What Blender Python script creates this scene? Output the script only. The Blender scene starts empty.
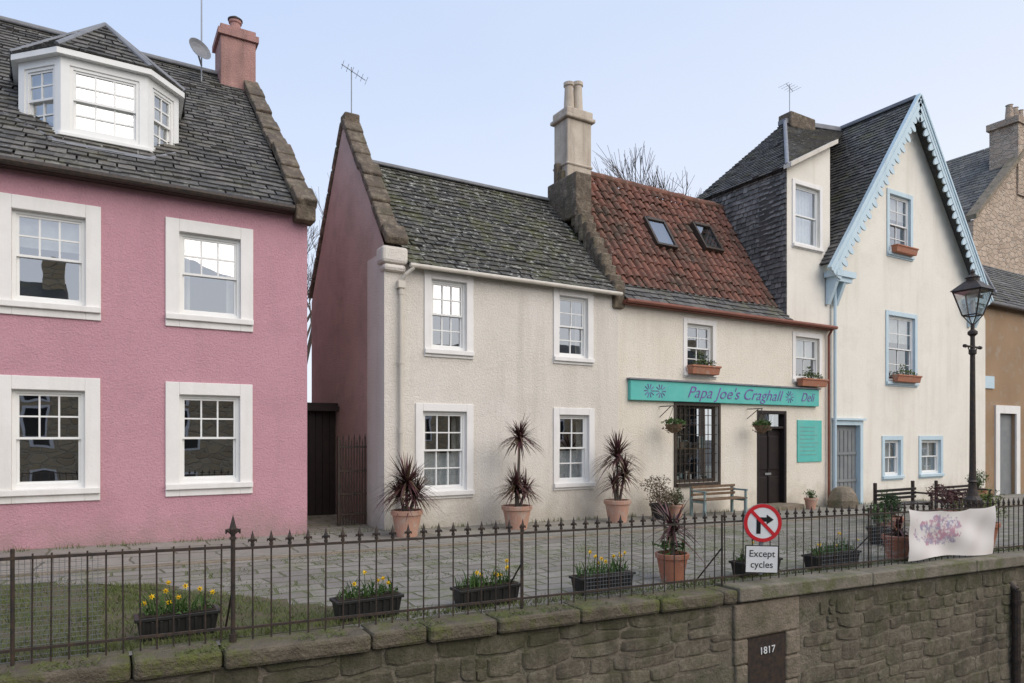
import bpy, math, random
from mathutils import Vector
from mathutils import noise as mn
random.seed(7)
R=random.random
def U(a,b): return a+(b-a)*R()
sc=bpy.context.scene
sc.view_settings.view_transform='Standard'
# ---------------------------------------------------------------- world
SUN_AZ=math.radians(160); SUN_EL=math.radians(42)
w=bpy.data.worlds.new("World"); sc.world=w; w.use_nodes=True
nt=w.node_tree; bg=nt.nodes['Background']
s=nt.nodes.new('ShaderNodeTexSky'); s.sky_type='NISHITA'; s.sun_disc=False
s.sun_elevation=SUN_EL; s.sun_rotation=SUN_AZ; s.dust_density=2.0
tc=nt.nodes.new('ShaderNodeTexCoord'); dt=nt.nodes.new('ShaderNodeVectorMath'); dt.operation='DOT_PRODUCT'; dt.inputs[1].default_value=(-.42,.10,1.15)
nt.links.new(tc.outputs['Generated'],dt.inputs[0])
cn=nt.nodes.new('ShaderNodeTexNoise'); cn.inputs['Scale'].default_value=2.2; cn.inputs['Detail'].default_value=5
cmp_=nt.nodes.new('ShaderNodeMapping'); cmp_.inputs['Scale'].default_value=(1,1,3); nt.links.new(tc.outputs['Generated'],cmp_.inputs[0]); nt.links.new(cmp_.outputs[0],cn.inputs['Vector'])
ca=nt.nodes.new('ShaderNodeMath'); ca.operation='MULTIPLY_ADD'; nt.links.new(cn.outputs['Fac'],ca.inputs[0]); ca.inputs[1].default_value=-.22; nt.links.new(dt.outputs['Value'],ca.inputs[2])
rg=nt.nodes.new('ShaderNodeMapRange'); rg.inputs[1].default_value=-.42; rg.inputs[2].default_value=.66; nt.links.new(ca.outputs[0],rg.inputs[0])
hz=nt.nodes.new('ShaderNodeMix'); hz.data_type='RGBA'; hz.inputs[6].default_value=(10.0,9.9,10.0,1); hz.inputs[7].default_value=(5.4,6.8,9.5,1); nt.links.new(rg.outputs[0],hz.inputs[0])
mx=nt.nodes.new('ShaderNodeMix'); mx.data_type='RGBA'; mx.inputs[0].default_value=0.75
nt.links.new(s.outputs[0],mx.inputs[6]); nt.links.new(hz.outputs[2],mx.inputs[7]); nt.links.new(mx.outputs[2],bg.inputs[0]); bg.inputs[1].default_value=0.123
l=bpy.data.lights.new('sun','SUN'); l.energy=2.3; l.angle=math.radians(65); l.color=(1,.89,.75)
lo=bpy.data.objects.new('sun',l); sc.collection.objects.link(lo)
d=Vector((math.sin(SUN_AZ)*math.cos(SUN_EL),math.cos(SUN_AZ)*math.cos(SUN_EL),math.sin(SUN_EL)))
lo.rotation_euler=d.to_track_quat('Z','Y').to_euler()
cam=bpy.data.cameras.new('camera'); co=bpy.data.objects.new('camera',cam); sc.collection.objects.link(co)
cam.lens=24; cam.sensor_width=36; cam.shift_y=0.0923; cam.clip_end=3000
co.location=(0,0,1.65); co.rotation_euler=(math.radians(90),0,math.radians(-31)); sc.camera=co
# ---------------------------------------------------------------- materials
def newmat(n):
    m=bpy.data.materials.new(n); m.use_nodes=True
    return m,m.node_tree,m.node_tree.nodes['Principled BSDF']
def nd(t,ty,**k):
    n=t.nodes.new(ty)
    for a,b in k.items(): setattr(n,a,b)
    return n
def pos(t,scale=(1,1,1)):
    g=nd(t,'ShaderNodeNewGeometry'); mp=nd(t,'ShaderNodeMapping'); mp.inputs['Scale'].default_value=scale
    t.links.new(g.outputs['Position'],mp.inputs['Vector']); return mp.outputs[0]
def noise(t,v,sc_,det=6,rough=.6):
    n=nd(t,'ShaderNodeTexNoise'); n.inputs['Scale'].default_value=sc_; n.inputs['Detail'].default_value=det; n.inputs['Roughness'].default_value=rough
    t.links.new(v,n.inputs['Vector']); return n.outputs['Fac']
def mr(t,v,a,b,c=0,d=1):
    n=nd(t,'ShaderNodeMapRange'); n.inputs[1].default_value=a; n.inputs[2].default_value=b; n.inputs[3].default_value=c; n.inputs[4].default_value=d
    t.links.new(v,n.inputs[0]); return n.outputs[0]
def mix(t,f,a,b,mode='MIX'):
    n=nd(t,'ShaderNodeMix',data_type='RGBA',blend_type=mode)
    for i,x in ((0,f),(6,a),(7,b)):
        if isinstance(x,(int,float)): n.inputs[i].default_value=x
        elif isinstance(x,tuple): n.inputs[i].default_value=(*x,1)
        else: t.links.new(x,n.inputs[i])
    return n.outputs[2]
def mul(t,a,b,op='MULTIPLY'):
    n=nd(t,'ShaderNodeMath',operation=op)
    for i,x in ((0,a),(1,b)):
        if isinstance(x,(int,float)): n.inputs[i].default_value=x
        else: t.links.new(x,n.inputs[i])
    return n.outputs[0]
def bumpn(t,p,h,dist,strength=1):
    b=nd(t,'ShaderNodeBump'); b.inputs['Distance'].default_value=dist; b.inputs['Strength'].default_value=strength
    t.links.new(h,b.inputs['Height']); t.links.new(b.outputs[0],p.inputs['Normal'])
def M(name,c1,c2=None,scale=2.0,rough=.85,bs=0,bd=.006,metal=0,spec=.3,c3=None,s3=1.2,t3=(.55,.7),ground=None,streak=None,grit=0):
    m,t,p=newmat(name); p.inputs['Roughness'].default_value=rough; p.inputs['Metallic'].default_value=metal; p.inputs['Specular IOR Level'].default_value=spec
    v=pos(t)
    if c2 is None: c2=tuple(x*.8 for x in c1)
    c=mix(t,mr(t,noise(t,v,scale),.35,.68),c1,c2)
    if c3: c=mix(t,mr(t,noise(t,v,s3,10,.72),*t3),c,c3)
    if streak:
        c=mix(t,mul(t,mr(t,noise(t,pos(t,(3.5,3.5,.35)),1.0,5,.6),.5,.78),streak[1]),c,streak[0])
    if grit:
        c=mix(t,mr(t,noise(t,v,32,3,.7),.42,.62,0,grit),c,tuple(x*.62 for x in c1))
        c=mix(t,mr(t,noise(t,pos(t,(.8,.8,1.1)),1.0,12,.75),.5,.66,0,.35),c,tuple(x*.8 for x in c2))
    if ground:
        sx=nd(t,'ShaderNodeSeparateXYZ'); t.links.new(v,sx.inputs[0])
        h=mul(t,mr(t,noise(t,v,2.5,5,.6),.3,.7,-.35,.35),sx.outputs[2],'ADD')
        c=mix(t,mr(t,h,ground[0],ground[1],.75,0),c,ground[2])
    t.links.new(c,p.inputs['Base Color'])
    if bs: bumpn(t,p,noise(t,v,bs,4,.7),bd)
    return m
harl=dict(bs=34,bd=.022,rough=.95,spec=.12,grit=.2)
m_pink=M('pink_harling',(.61,.335,.385),(.565,.305,.355),.9,ground=(-.2,.45,(.36,.25,.24)),streak=((.45,.26,.29),.4),**harl)
m_cream=M('cream_harling',(.80,.75,.68),(.74,.69,.61),.8,ground=(-.3,.6,(.44,.40,.33)),streak=((.52,.48,.41),.5),**harl)
m_shop=M('warm_white_harling',(.84,.78,.68),(.80,.735,.62),.8,ground=(-.5,.3,(.5,.44,.34)),streak=((.6,.51,.39),.35),**harl)
m_villa=M('villa_render',(.82,.78,.70),(.77,.73,.65),.8,ground=(-.6,.2,(.48,.44,.35)),streak=((.58,.53,.44),.4),bs=30,bd=.008,rough=.9,spec=.2,grit=.1)
m_gab=M('gable_pink_harling',(.64,.49,.43),(.56,.42,.37),.9,c3=(.42,.33,.28),s3=1.1,t3=(.48,.74),ground=(-.2,1.6,(.26,.21,.18)),**harl)
m_ochre=M('ochre_harling',(.38,.25,.15),(.30,.20,.12),1,c3=(.4,.32,.24),s3=2,t3=(.5,.7),bs=34,bd=.03)
m_white=M('white_paint',(.82,.80,.77),(.77,.75,.72),3,rough=.55,bs=25,bd=.003,streak=((.52,.49,.44),.35))
m_pwhite=M('painted_timber',(.81,.81,.79),(.77,.77,.75),5,rough=.4)
m_offw=M('cream_paint',(.64,.59,.51),(.56,.52,.45),3,rough=.6,streak=((.38,.35,.3),.6))
m_blue=M('pale_blue_paint',(.54,.66,.72),(.49,.62,.69),4,rough=.5,streak=((.35,.42,.45),.4))
m_stone=M('dark_skew_stone',(.17,.13,.095),(.08,.065,.052),3,bs=14,bd=.045,c3=(.28,.23,.17),s3=5,t3=(.48,.62),streak=((.1,.11,.05),.6),grit=.5)
m_lstone=M('chimney_render',(.60,.53,.44),(.46,.39,.31),2.2,bs=30,bd=.02,streak=((.2,.16,.13),.8))
m_pchim=M('pink_chimney_render',(.47,.27,.24),(.38,.21,.19),3,bs=35,bd=.02,streak=((.2,.13,.11),.8),grit=.3)
m_lead=M('lead_flashing',(.24,.25,.27),(.17,.175,.19),4,rough=.5)
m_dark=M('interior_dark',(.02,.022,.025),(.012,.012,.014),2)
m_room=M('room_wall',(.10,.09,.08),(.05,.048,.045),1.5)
m_black=M('black_painted_iron',(.03,.028,.027),(.075,.05,.035),18,rough=.5,bs=60,bd=.002)
m_bplas=M('black_plastic',(.018,.018,.018),(.03,.03,.028),6,rough=.45)
m_soil=M('soil',(.05,.035,.022),(.03,.02,.012),20,bs=50,bd=.02)
m_terra=M('terracotta',(.42,.18,.11),(.33,.135,.085),6,rough=.85,c3=(.45,.34,.27),s3=6,t3=(.52,.7),bs=60,bd=.002,streak=((.25,.15,.1),.6))
m_terral=M('pale_terracotta',(.52,.30,.22),(.44,.24,.17),6,rough=.85,c3=(.5,.42,.35),s3=6,t3=(.48,.68),bs=60,bd=.002,streak=((.3,.2,.15),.6))
m_cop=M('mossy_coping',(.19,.16,.115),(.095,.08,.058),5,bs=22,bd=.035,c3=(.12,.135,.035),s3=3.4,t3=(.475,.60),grit=.5)
m_copc=M('concrete_coping',(.27,.24,.19),(.17,.15,.115),5,bs=30,bd=.02,c3=(.12,.13,.05),s3=3,t3=(.48,.62),grit=.4)
m_pier=M('dressed_stone',(.29,.24,.18),(.19,.155,.115),3,bs=18,bd=.03,c3=(.10,.10,.055),s3=2.5,t3=(.5,.66),grit=.4)
m_teal=M('teal_sign_paint',(.12,.50,.44),(.10,.44,.40),3,rough=.5,streak=((.24,.45,.41),.5))
m_tealb=M('grey_blue_timber',(.24,.31,.31),(.17,.23,.23),8,rough=.7)
m_wood=M('weathered_wood',(.2,.13,.08),(.12,.08,.05),12,rough=.8)
m_purple=M('purple_lettering',(.20,.10,.36),(.17,.09,.32),3,rough=.5)
m_ddoor=M('dark_door',(.022,.018,.018),(.03,.022,.02),5,rough=.35)
m_gdoor=M('grey_door',(.24,.25,.25),(.19,.2,.21),4,rough=.5)
m_red=M('red_sign',(.60,.02,.03),(.52,.035,.04),3,rough=.35)
m_swhite=M('sign_white',(.78,.78,.76),(.68,.68,.66),5,rough=.35)
m_sblack=M('sign_black',(.015,.015,.015),(.02,.02,.02),3,rough=.4)
m_galv=M('galvanised_steel',(.35,.36,.37),(.28,.29,.3),8,rough=.45,metal=.6)
m_redgut=M('red_brown_gutter',(.24,.085,.055),(.17,.065,.045),5,rough=.5)
m_lace=M('net_curtain',(.78,.78,.77),(.6,.62,.63),9,rough=.95)
m_curt=M('curtain',(.62,.59,.53),(.48,.45,.4),6,rough=.95)
m_yel=M('daffodil_yellow',(.85,.60,.03),(.8,.5,.02),20,rough=.6)
m_leafg=M('green_leaves',(.07,.13,.03),(.04,.085,.02),9,rough=.6)
m_leafy=M('yellow_green_leaves',(.16,.19,.04),(.08,.12,.025),6,rough=.6)
m_conif=M('dark_conifer',(.035,.075,.02),(.02,.045,.014),9,rough=.7)
m_leafr=M('red_leaves',(.11,.035,.035),(.06,.03,.03),8,rough=.6)
m_dry=M('dry_foliage',(.17,.13,.085),(.09,.07,.045),8,rough=.8)
m_cord=M('purple_cordyline',(.12,.045,.05),(.06,.028,.03),7,rough=.45)
m_cord2=M('green_cordyline',(.15,.11,.06),(.08,.045,.035),7,rough=.45)
m_bark=M('bark',(.15,.12,.10),(.10,.08,.065),6,bs=20,bd=.01)
m_grass=M('grass_blades',(.13,.15,.045),(.075,.10,.028),4,rough=.7)
m_geran=M('flower_box_plants',(.06,.10,.03),(.10,.13,.04),9)
def slate_mat(name,a,b,moss=None,mt=(.55,.7),lichen=None,lt=(.6,.66),rough=.66,ms=1.3):
    m,t,p=newmat(name); p.inputs['Roughness'].default_value=rough; p.inputs['Specular IOR Level'].default_value=.3
    at=nd(t,'ShaderNodeAttribute',attribute_name='rnd'); v=pos(t)
    c=mix(t,at.outputs['Fac'],a,b)
    c=mix(t,mr(t,noise(t,v,9),.3,.7,0,.6),c,tuple(x*.6 for x in a))
    if moss: c=mix(t,mr(t,noise(t,v,ms,12,.8),*mt),c,moss)
    if lichen: c=mix(t,mr(t,noise(t,v,8,8,.8),*lt),c,lichen)
    t.links.new(c,p.inputs['Base Color']); bumpn(t,p,noise(t,v,45,4,.7),.01)
    return m
m_sl1=slate_mat('slate_grey_brown',(.085,.083,.08),(.21,.195,.175),(.16,.15,.10),(.52,.68),(.34,.33,.29),(.55,.67))
m_sl2=slate_mat('slate_mossy',(.06,.058,.054),(.145,.135,.115),(.105,.105,.048),(.485,.63),(.44,.44,.40),(.555,.61))
m_sl3=slate_mat('slate_blue_grey',(.085,.083,.083),(.20,.19,.18),(.13,.125,.065),(.50,.68),(.34,.34,.32),(.57,.68))
m_sl4=slate_mat('slate_hung',(.11,.105,.10),(.32,.30,.28),None,(.5,.6),(.44,.42,.39),(.56,.67))
m_pan=slate_mat('pantile_red',(.30,.13,.09),(.16,.078,.06),(.085,.068,.05),(.46,.63),(.34,.25,.19),(.55,.66),.85)
def rubble(name,c1,c2,c3,scale,mort=(.24,.21,.16)):
    m,t,p=newmat(name); p.inputs['Roughness'].default_value=.95; p.inputs['Specular IOR Level'].default_value=.15
    v0=pos(t,scale); nn=nd(t,'ShaderNodeTexNoise'); nn.inputs['Scale'].default_value=1.6; nn.inputs['Detail'].default_value=3; t.links.new(v0,nn.inputs['Vector'])
    va=nd(t,'ShaderNodeVectorMath',operation='MULTIPLY_ADD'); t.links.new(nn.outputs['Color'],va.inputs[0]); va.inputs[1].default_value=(.5,.5,.5); t.links.new(v0,va.inputs[2])
    vo=nd(t,'ShaderNodeTexVoronoi'); t.links.new(va.outputs[0],vo.inputs['Vector']); vo.inputs['Scale'].default_value=1; vo.inputs['Randomness'].default_value=.85
    ve=nd(t,'ShaderNodeTexVoronoi',feature='DISTANCE_TO_EDGE'); t.links.new(va.outputs[0],ve.inputs['Vector']); ve.inputs['Scale'].default_value=1; ve.inputs['Randomness'].default_value=.85
    sx=nd(t,'ShaderNodeSeparateColor'); t.links.new(vo.outputs['Color'],sx.inputs[0])
    v=pos(t)
    c=mix(t,sx.outputs[0],c1,c2); c=mix(t,mr(t,sx.outputs[1],.6,1),c,c3)
    c=mix(t,mr(t,noise(t,v,12,6,.7),.35,.75,0,.5),c,tuple(x*.5 for x in c1))
    e=mr(t,mul(t,ve.outputs['Distance'],mr(t,noise(t,v,9,4,.6),.3,.7,-.05,.05),'ADD'),.02,.10)
    c=mix(t,e,mort,c)
    t.links.new(c,p.inputs['Base Color'])
    bumpn(t,p,mul(t,e,mul(t,noise(t,v,16,5,.7),.5),'ADD'),.05)
    return m
m_rub2=rubble('sandstone_rubble',(.48,.37,.28),(.6,.48,.38),(.36,.27,.21),(2.0,2.0,3.6),(.5,.43,.35))
m_opp=rubble('warm_sandstone',(.5,.38,.22),(.58,.46,.3),(.42,.3,.18),(1.6,1.6,3),(.5,.42,.3))
def rubstone():
    m,t,p=newmat('rubble_stone'); p.inputs['Roughness'].default_value=.95; p.inputs['Specular IOR Level'].default_value=.12
    at=nd(t,'ShaderNodeAttribute',attribute_name='rnd'); v=pos(t)
    c=mix(t,at.outputs['Fac'],(.33,.285,.21),(.21,.18,.14)); c=mix(t,mr(t,noise(t,v,11,8,.8),.42,.64,0,.7),c,(.11,.095,.07))
    c=mix(t,mr(t,noise(t,v,6,8,.8),.52,.62,0,.6),c,(.38,.345,.27))
    c=mix(t,mr(t,noise(t,v,2.2,12,.8),.48,.62,0,.75),c,(.12,.125,.06))
    c=mix(t,mr(t,noise(t,pos(t,(2.5,2.5,.4)),1,6,.65),.47,.68,0,.7),c,(.07,.063,.05))
    sx=nd(t,'ShaderNodeSeparateXYZ'); t.links.new(v,sx.inputs[0]); hh=mul(t,sx.outputs[2],mr(t,noise(t,v,1.8,6,.7),.3,.7,-.3,.3),'ADD')
    c=mix(t,mr(t,hh,-.7,-.15,0,.55),c,(.075,.08,.04))
    t.links.new(c,p.inputs['Base Color']); bumpn(t,p,noise(t,v,20,7,.8),.05); return m
m_rst=rubstone()
m_mort=M('lime_mortar',(.27,.235,.18),(.17,.145,.11),5,bs=25,bd=.04,c3=(.10,.105,.055),s3=2.2,t3=(.47,.62),streak=((.07,.063,.05),.7),grit=.5)
def paving(name,bw,bh,c1,c2,mort,moss,mt,bd=.02,sm=.5):
    m,t,p=newmat(name); p.inputs['Roughness'].default_value=.75; p.inputs['Specular IOR Level'].default_value=.3
    v0=pos(t); nn=nd(t,'ShaderNodeTexNoise'); nn.inputs['Scale'].default_value=1.3; nn.inputs['Detail'].default_value=4; t.links.new(v0,nn.inputs['Vector'])
    va=nd(t,'ShaderNodeVectorMath',operation='MULTIPLY_ADD'); t.links.new(nn.outputs['Color'],va.inputs[0]); va.inputs[1].default_value=(.3,.3,0); t.links.new(v0,va.inputs[2])
    b=nd(t,'ShaderNodeTexBrick'); t.links.new(va.outputs[0],b.inputs['Vector']); b.inputs['Scale'].default_value=1
    b.inputs['Brick Width'].default_value=bw; b.inputs['Row Height'].default_value=bh; b.inputs['Mortar Size'].default_value=.018; b.inputs['Mortar Smooth'].default_value=sm; b.inputs['Bias'].default_value=0
    b.inputs['Color1'].default_value=(*c1,1); b.inputs['Color2'].default_value=(*c2,1); b.inputs['Mortar'].default_value=(*mort,1)
    c=mix(t,mr(t,noise(t,v0,6,8,.7),.3,.75,0,.7),b.outputs['Color'],tuple(x*.5 for x in c1))
    ms=mr(t,mul(t,noise(t,v0,1.1,12,.8),mul(t,b.outputs['Fac'],.14),'ADD'),*mt)
    c=mix(t,ms,c,moss)
    t.links.new(c,p.inputs['Base Color'])
    bumpn(t,p,mul(t,mul(t,b.outputs['Fac'],-1),mul(t,noise(t,v0,14,4,.6),.7),'ADD'),bd)
    return m
m_sett=paving('stone_setts',.52,.30,(.31,.285,.25),(.21,.19,.17),(.09,.09,.055),(.125,.14,.06),(.50,.66),.03)
m_flag=paving('flagstones',1.05,.65,(.33,.305,.265),(.24,.225,.195),(.11,.11,.08),(.14,.15,.08),(.56,.74),.015)
m_asph=M('asphalt',(.05,.05,.05),(.06,.06,.058),2,bs=60,bd=.01)
m_lawn=M('lawn_soil',(.12,.13,.055),(.085,.095,.04),3,c3=(.15,.12,.08),s3=3,t3=(.45,.58),bs=30,bd=.04)
def glassm(name,f,tint=(.95,.97,1)):
    m=bpy.data.materials.new(name); m.use_nodes=True; t=m.node_tree; t.nodes.remove(t.nodes['Principled BSDF'])
    o=t.nodes['Material Output']; a=nd(t,'ShaderNodeBsdfTransparent'); a.inputs[0].default_value=(.8,.84,.85,1)
    g=nd(t,'ShaderNodeBsdfGlossy'); g.inputs['Roughness'].default_value=.01; g.inputs['Color'].default_value=(*tint,1)
    b=nd(t,'ShaderNodeBump'); b.inputs['Distance'].default_value=.0012; t.links.new(noise(t,pos(t),2.4,1,.4),b.inputs['Height']); t.links.new(b.outputs[0],g.inputs['Normal'])
    ms=nd(t,'ShaderNodeMixShader'); ms.inputs[0].default_value=f; t.links.new(a.outputs[0],ms.inputs[1]); t.links.new(g.outputs[0],ms.inputs[2]); t.links.new(ms.outputs[0],o.inputs[0])
    return m
m_glass=glassm('window_glass',.38)
m_glassd=glassm('shop_glass',.16)
m_lampg=glassm('lantern_glass',.25)
# ---------------------------------------------------------------- geometry
def empty(n):
    o=bpy.data.objects.new(n,None); o.empty_display_size=.3; sc.collection.objects.link(o); return o
class G:
    def __init__(s): s.v=[];s.f=[];s.m=[];s.r=[]
    def face(s,pts,mi=0,r=0):
        i=len(s.v); s.v+= [tuple(p) for p in pts]; s.f.append(tuple(range(i,i+len(pts)))); s.m.append(mi); s.r.append(r)
    def hexa(s,c,mi=0,r=0):
        i=len(s.v); s.v+=[tuple(p) for p in c]
        for q in ((0,3,2,1),(4,5,6,7),(0,1,5,4),(1,2,6,5),(2,3,7,6),(3,0,4,7)):
            s.f.append(tuple(i+k for k in q)); s.m.append(mi); s.r.append(r)
    def box(s,x0,x1,y0,y1,z0,z1,mi=0,r=0):
        s.hexa([(x0,y0,z0),(x1,y0,z0),(x1,y1,z0),(x0,y1,z0),(x0,y0,z1),(x1,y0,z1),(x1,y1,z1),(x0,y1,z1)],mi,r)
    def cyl(s,p0,p1,r0,r1=None,n=8,mi=0,cap=True,r=0):
        if r1 is None: r1=r0
        p0=Vector(p0);p1=Vector(p1); a=(p1-p0).normalized(); u=a.orthogonal().normalized(); v=a.cross(u); i=len(s.v)
        for p,q in ((p0,r0),(p1,r1)):
            for k in range(n):
                t=2*math.pi*k/n; s.v.append(tuple(p+(u*math.cos(t)+v*math.sin(t))*q))
        for k in range(n):
            s.f.append((i+k,i+(k+1)%n,i+n+(k+1)%n,i+n+k)); s.m.append(mi); s.r.append(r)
        if cap:
            s.f.append(tuple(i+n-1-k for k in range(n))); s.m.append(mi); s.r.append(r)
            s.f.append(tuple(i+n+k for k in range(n))); s.m.append(mi); s.r.append(r)
    def lathe(s,c,prof,n=20,mi=0):
        for (r0,z0),(r1,z1) in zip(prof,prof[1:]):
            for k in range(n):
                a=2*math.pi*k/n;b=2*math.pi*(k+1)/n
                s.face([(c[0]+r0*math.cos(a),c[1]+r0*math.sin(a),c[2]+z0),(c[0]+r0*math.cos(b),c[1]+r0*math.sin(b),c[2]+z0),(c[0]+r1*math.cos(b),c[1]+r1*math.sin(b),c[2]+z1),(c[0]+r1*math.cos(a),c[1]+r1*math.sin(a),c[2]+z1)],mi)
    def beam(s,p0,p1,side,h,mi=0):
        p0=Vector(p0);p1=Vector(p1);side=Vector(side);h=Vector(h)
        s.hexa([p0-side,p1-side,p1+side,p0+side,p0-side+h,p1-side+h,p1+side+h,p0+side+h],mi)
    def done(s,name,mats,parent=None,smooth=False,bevel=0):
        me=bpy.data.meshes.new(name); me.from_pydata(s.v,[],s.f)
        for m in (mats if isinstance(mats,(list,tuple)) else [mats]): me.materials.append(m)
        me.polygons.foreach_set('material_index',s.m)
        a=me.attributes.new('rnd','FLOAT','FACE'); a.data.foreach_set('value',s.r)
        if smooth: me.polygons.foreach_set('use_smooth',[True]*len(s.f))
        me.update(); o=bpy.data.objects.new(name,me); sc.collection.objects.link(o)
        if parent: o.parent=parent
        if bevel:
            b=o.modifiers.new('bevel','BEVEL'); b.width=bevel; b.segments=2; b.limit_method='ANGLE'
        return o
import bmesh
def wall(name,x0,x1,z0,z1,y,ops,mat,parent,clips=(),reveal=.16,rmat=None):
    bm=bmesh.new(); xs=sorted({x0,x1,*[o[0] for o in ops],*[o[1] for o in ops]}); zs=sorted({z0,z1,*[o[2] for o in ops],*[o[3] for o in ops]})
    V={}
    def vv(x,z):
        if (x,z) not in V: V[(x,z)]=bm.verts.new((x,y,z))
        return V[(x,z)]
    for a,b in zip(xs,xs[1:]):
        for c,d_ in zip(zs,zs[1:]):
            mxx=(a+b)/2; mz=(c+d_)/2
            if any(o[0]<mxx<o[1] and o[2]<mz<o[3] for o in ops): continue
            bm.faces.new([vv(a,c),vv(b,c),vv(b,d_),vv(a,d_)])
    for p,n in clips:
        bmesh.ops.bisect_plane(bm,geom=bm.verts[:]+bm.edges[:]+bm.faces[:],plane_co=p,plane_no=n,clear_outer=True)
    for o in ops:
        a,b,c,d_=o[:4]; Y=y+reveal
        for q in (((a,y,c),(a,y,d_),(a,Y,d_),(a,Y,c)),((b,y,c),(b,Y,c),(b,Y,d_),(b,y,d_)),((a,y,c),(a,Y,c),(b,Y,c),(b,y,c)),((a,y,d_),(b,y,d_),(b,Y,d_),(a,Y,d_))):
            f=bm.faces.new([bm.verts.new(k) for k in q]); f.material_index=1
    me=bpy.data.meshes.new(name); bm.to_mesh(me); bm.free(); me.materials.append(mat); me.materials.append(rmat or mat)
    o=bpy.data.objects.new(name,me); sc.collection.objects.link(o); o.parent=parent; return o
def window(par,w_,y,m=.17,nx=2,nz=2,mm=None,bm_=None,curt=None,sill=True,glass=None,surround=True,n='window',depth=.09,proj=.03,sashes=2,low=None,room=True):
    x0,x1,z0,z1=w_; mm=mm or m_white; bm_=bm_ or m_pwhite; a,b,c,d_=x0+m,x1-m,z0+m,z1-m; low=low or (nx,nz)
    if surround:
        g=G()
        g.box(x0,a,y-proj,y-.001,z0,z1); g.box(b,x1,y-proj,y-.001,z0,z1); g.box(a,b,y-proj,y-.001,d_,z1)
        if sill: g.box(x0-.0,x1+.0,y-proj-.05,y-proj-.001,z0+m-.09,z0+m-.002)
        g.box(a,b,y-proj,y-.001,z0,c)
        g.done(n+'_surround',mm,par,bevel=.008)
    g=G(); F=.05; ya=y+depth
    g.box(a,a+F,ya-.03,ya+.06,c,d_);g.box(b-F,b,ya-.03,ya+.06,c,d_);g.box(a+F,b-F,ya-.03,ya+.06,d_-F,d_);g.box(a+F,b-F,ya-.03,ya+.06,c,c+F+.02)
    zm=(c+d_)/2
    def sash(s0,s1,yy,nx,nz):
        S=.035; A=a+F;B=b-F
        g.box(A,A+S,yy,yy+.035,s0,s1);g.box(B-S,B,yy,yy+.035,s0,s1);g.box(A+S,B-S,yy,yy+.035,s1-S,s1);g.box(A+S,B-S,yy,yy+.035,s0,s0+S)
        A+=S;B-=S;s0+=S;s1-=S
        for i in range(1,nx): 
            xx=A+(B-A)*i/nx; g.box(xx-.012,xx+.012,yy+.003,yy+.03,s0,s1)
        for j in range(1,nz):
            zz=s0+(s1-s0)*j/nz; g.box(A,B,yy+.005,yy+.028,zz-.012,zz+.012)
    if sashes==2:
        sash(zm,d_-F,ya-.012,nx,nz); sash(c+F+.02,zm+.035,ya+.024,*low)
    else: sash(c+F+.02,d_-F,ya,nx,nz)
    g.done(n+'_sashes',bm_,par)
    g=G()
    def pane(s0,s1,yy):
        t1,t2=U(-.006,.006),U(-.006,.006)
        g.face([(a+F,yy,s0),(b-F,yy+t1,s0),(b-F,yy+t1+t2,s1),(a+F,yy+t2,s1)])
    if sashes==2: pane(zm,d_-F,ya+.008); pane(c+F,zm,ya+.044)
    else: pane(c+F,d_-F,ya+.018)
    g.done(n+'_glass',glass or m_glass,par)
    g=G()
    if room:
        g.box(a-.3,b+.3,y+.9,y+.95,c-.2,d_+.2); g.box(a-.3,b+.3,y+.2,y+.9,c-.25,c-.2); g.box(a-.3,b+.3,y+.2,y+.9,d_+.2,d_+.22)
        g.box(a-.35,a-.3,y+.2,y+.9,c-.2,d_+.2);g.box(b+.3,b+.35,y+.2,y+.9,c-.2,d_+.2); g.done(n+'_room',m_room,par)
    else: g.box(a-.02,b+.02,y+.17,y+.18,c-.02,d_+.02); g.done(n+'_blind',m_curt,par)
    def drape(xa,xb,za,zb,yy,mat,nm,amp=.02,k=40):
        g=G(); N=48; P=[(xa+(xb-xa)*i/N, yy+amp*math.sin(k*(xa+(xb-xa)*i/N))) for i in range(N+1)]
        for i,(p,q) in enumerate(zip(P,P[1:])):
            e0=za+.02*abs(math.sin(k*.4*p[0])); e1=za+.02*abs(math.sin(k*.4*q[0]))
            g.face([(p[0],p[1],e0),(q[0],q[1],e1),(q[0],q[1],zb),(p[0],p[1],zb)])
        g.done(n+nm,mat,par,smooth=True)
    W=b-a
    if curt=='lace': drape(a,b,c,c+(d_-c)*.47,y+.22,m_lace,'_lace_curtain',.012,60)
    if curt=='net': drape(a,b,c,d_,y+.24,m_lace,'_net_curtain',.015,45)
    if curt in('sides','lace'): drape(a,a+W*.2,c,d_,y+.27,m_curt,'_curtain');drape(b-W*.2,b,c,d_,y+.27,m_curt,'_curtain')
    if curt=='blind': drape(a,b,zm+U(.0,.3),d_,y+.2,m_curt,'_blind',.0,1)
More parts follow.
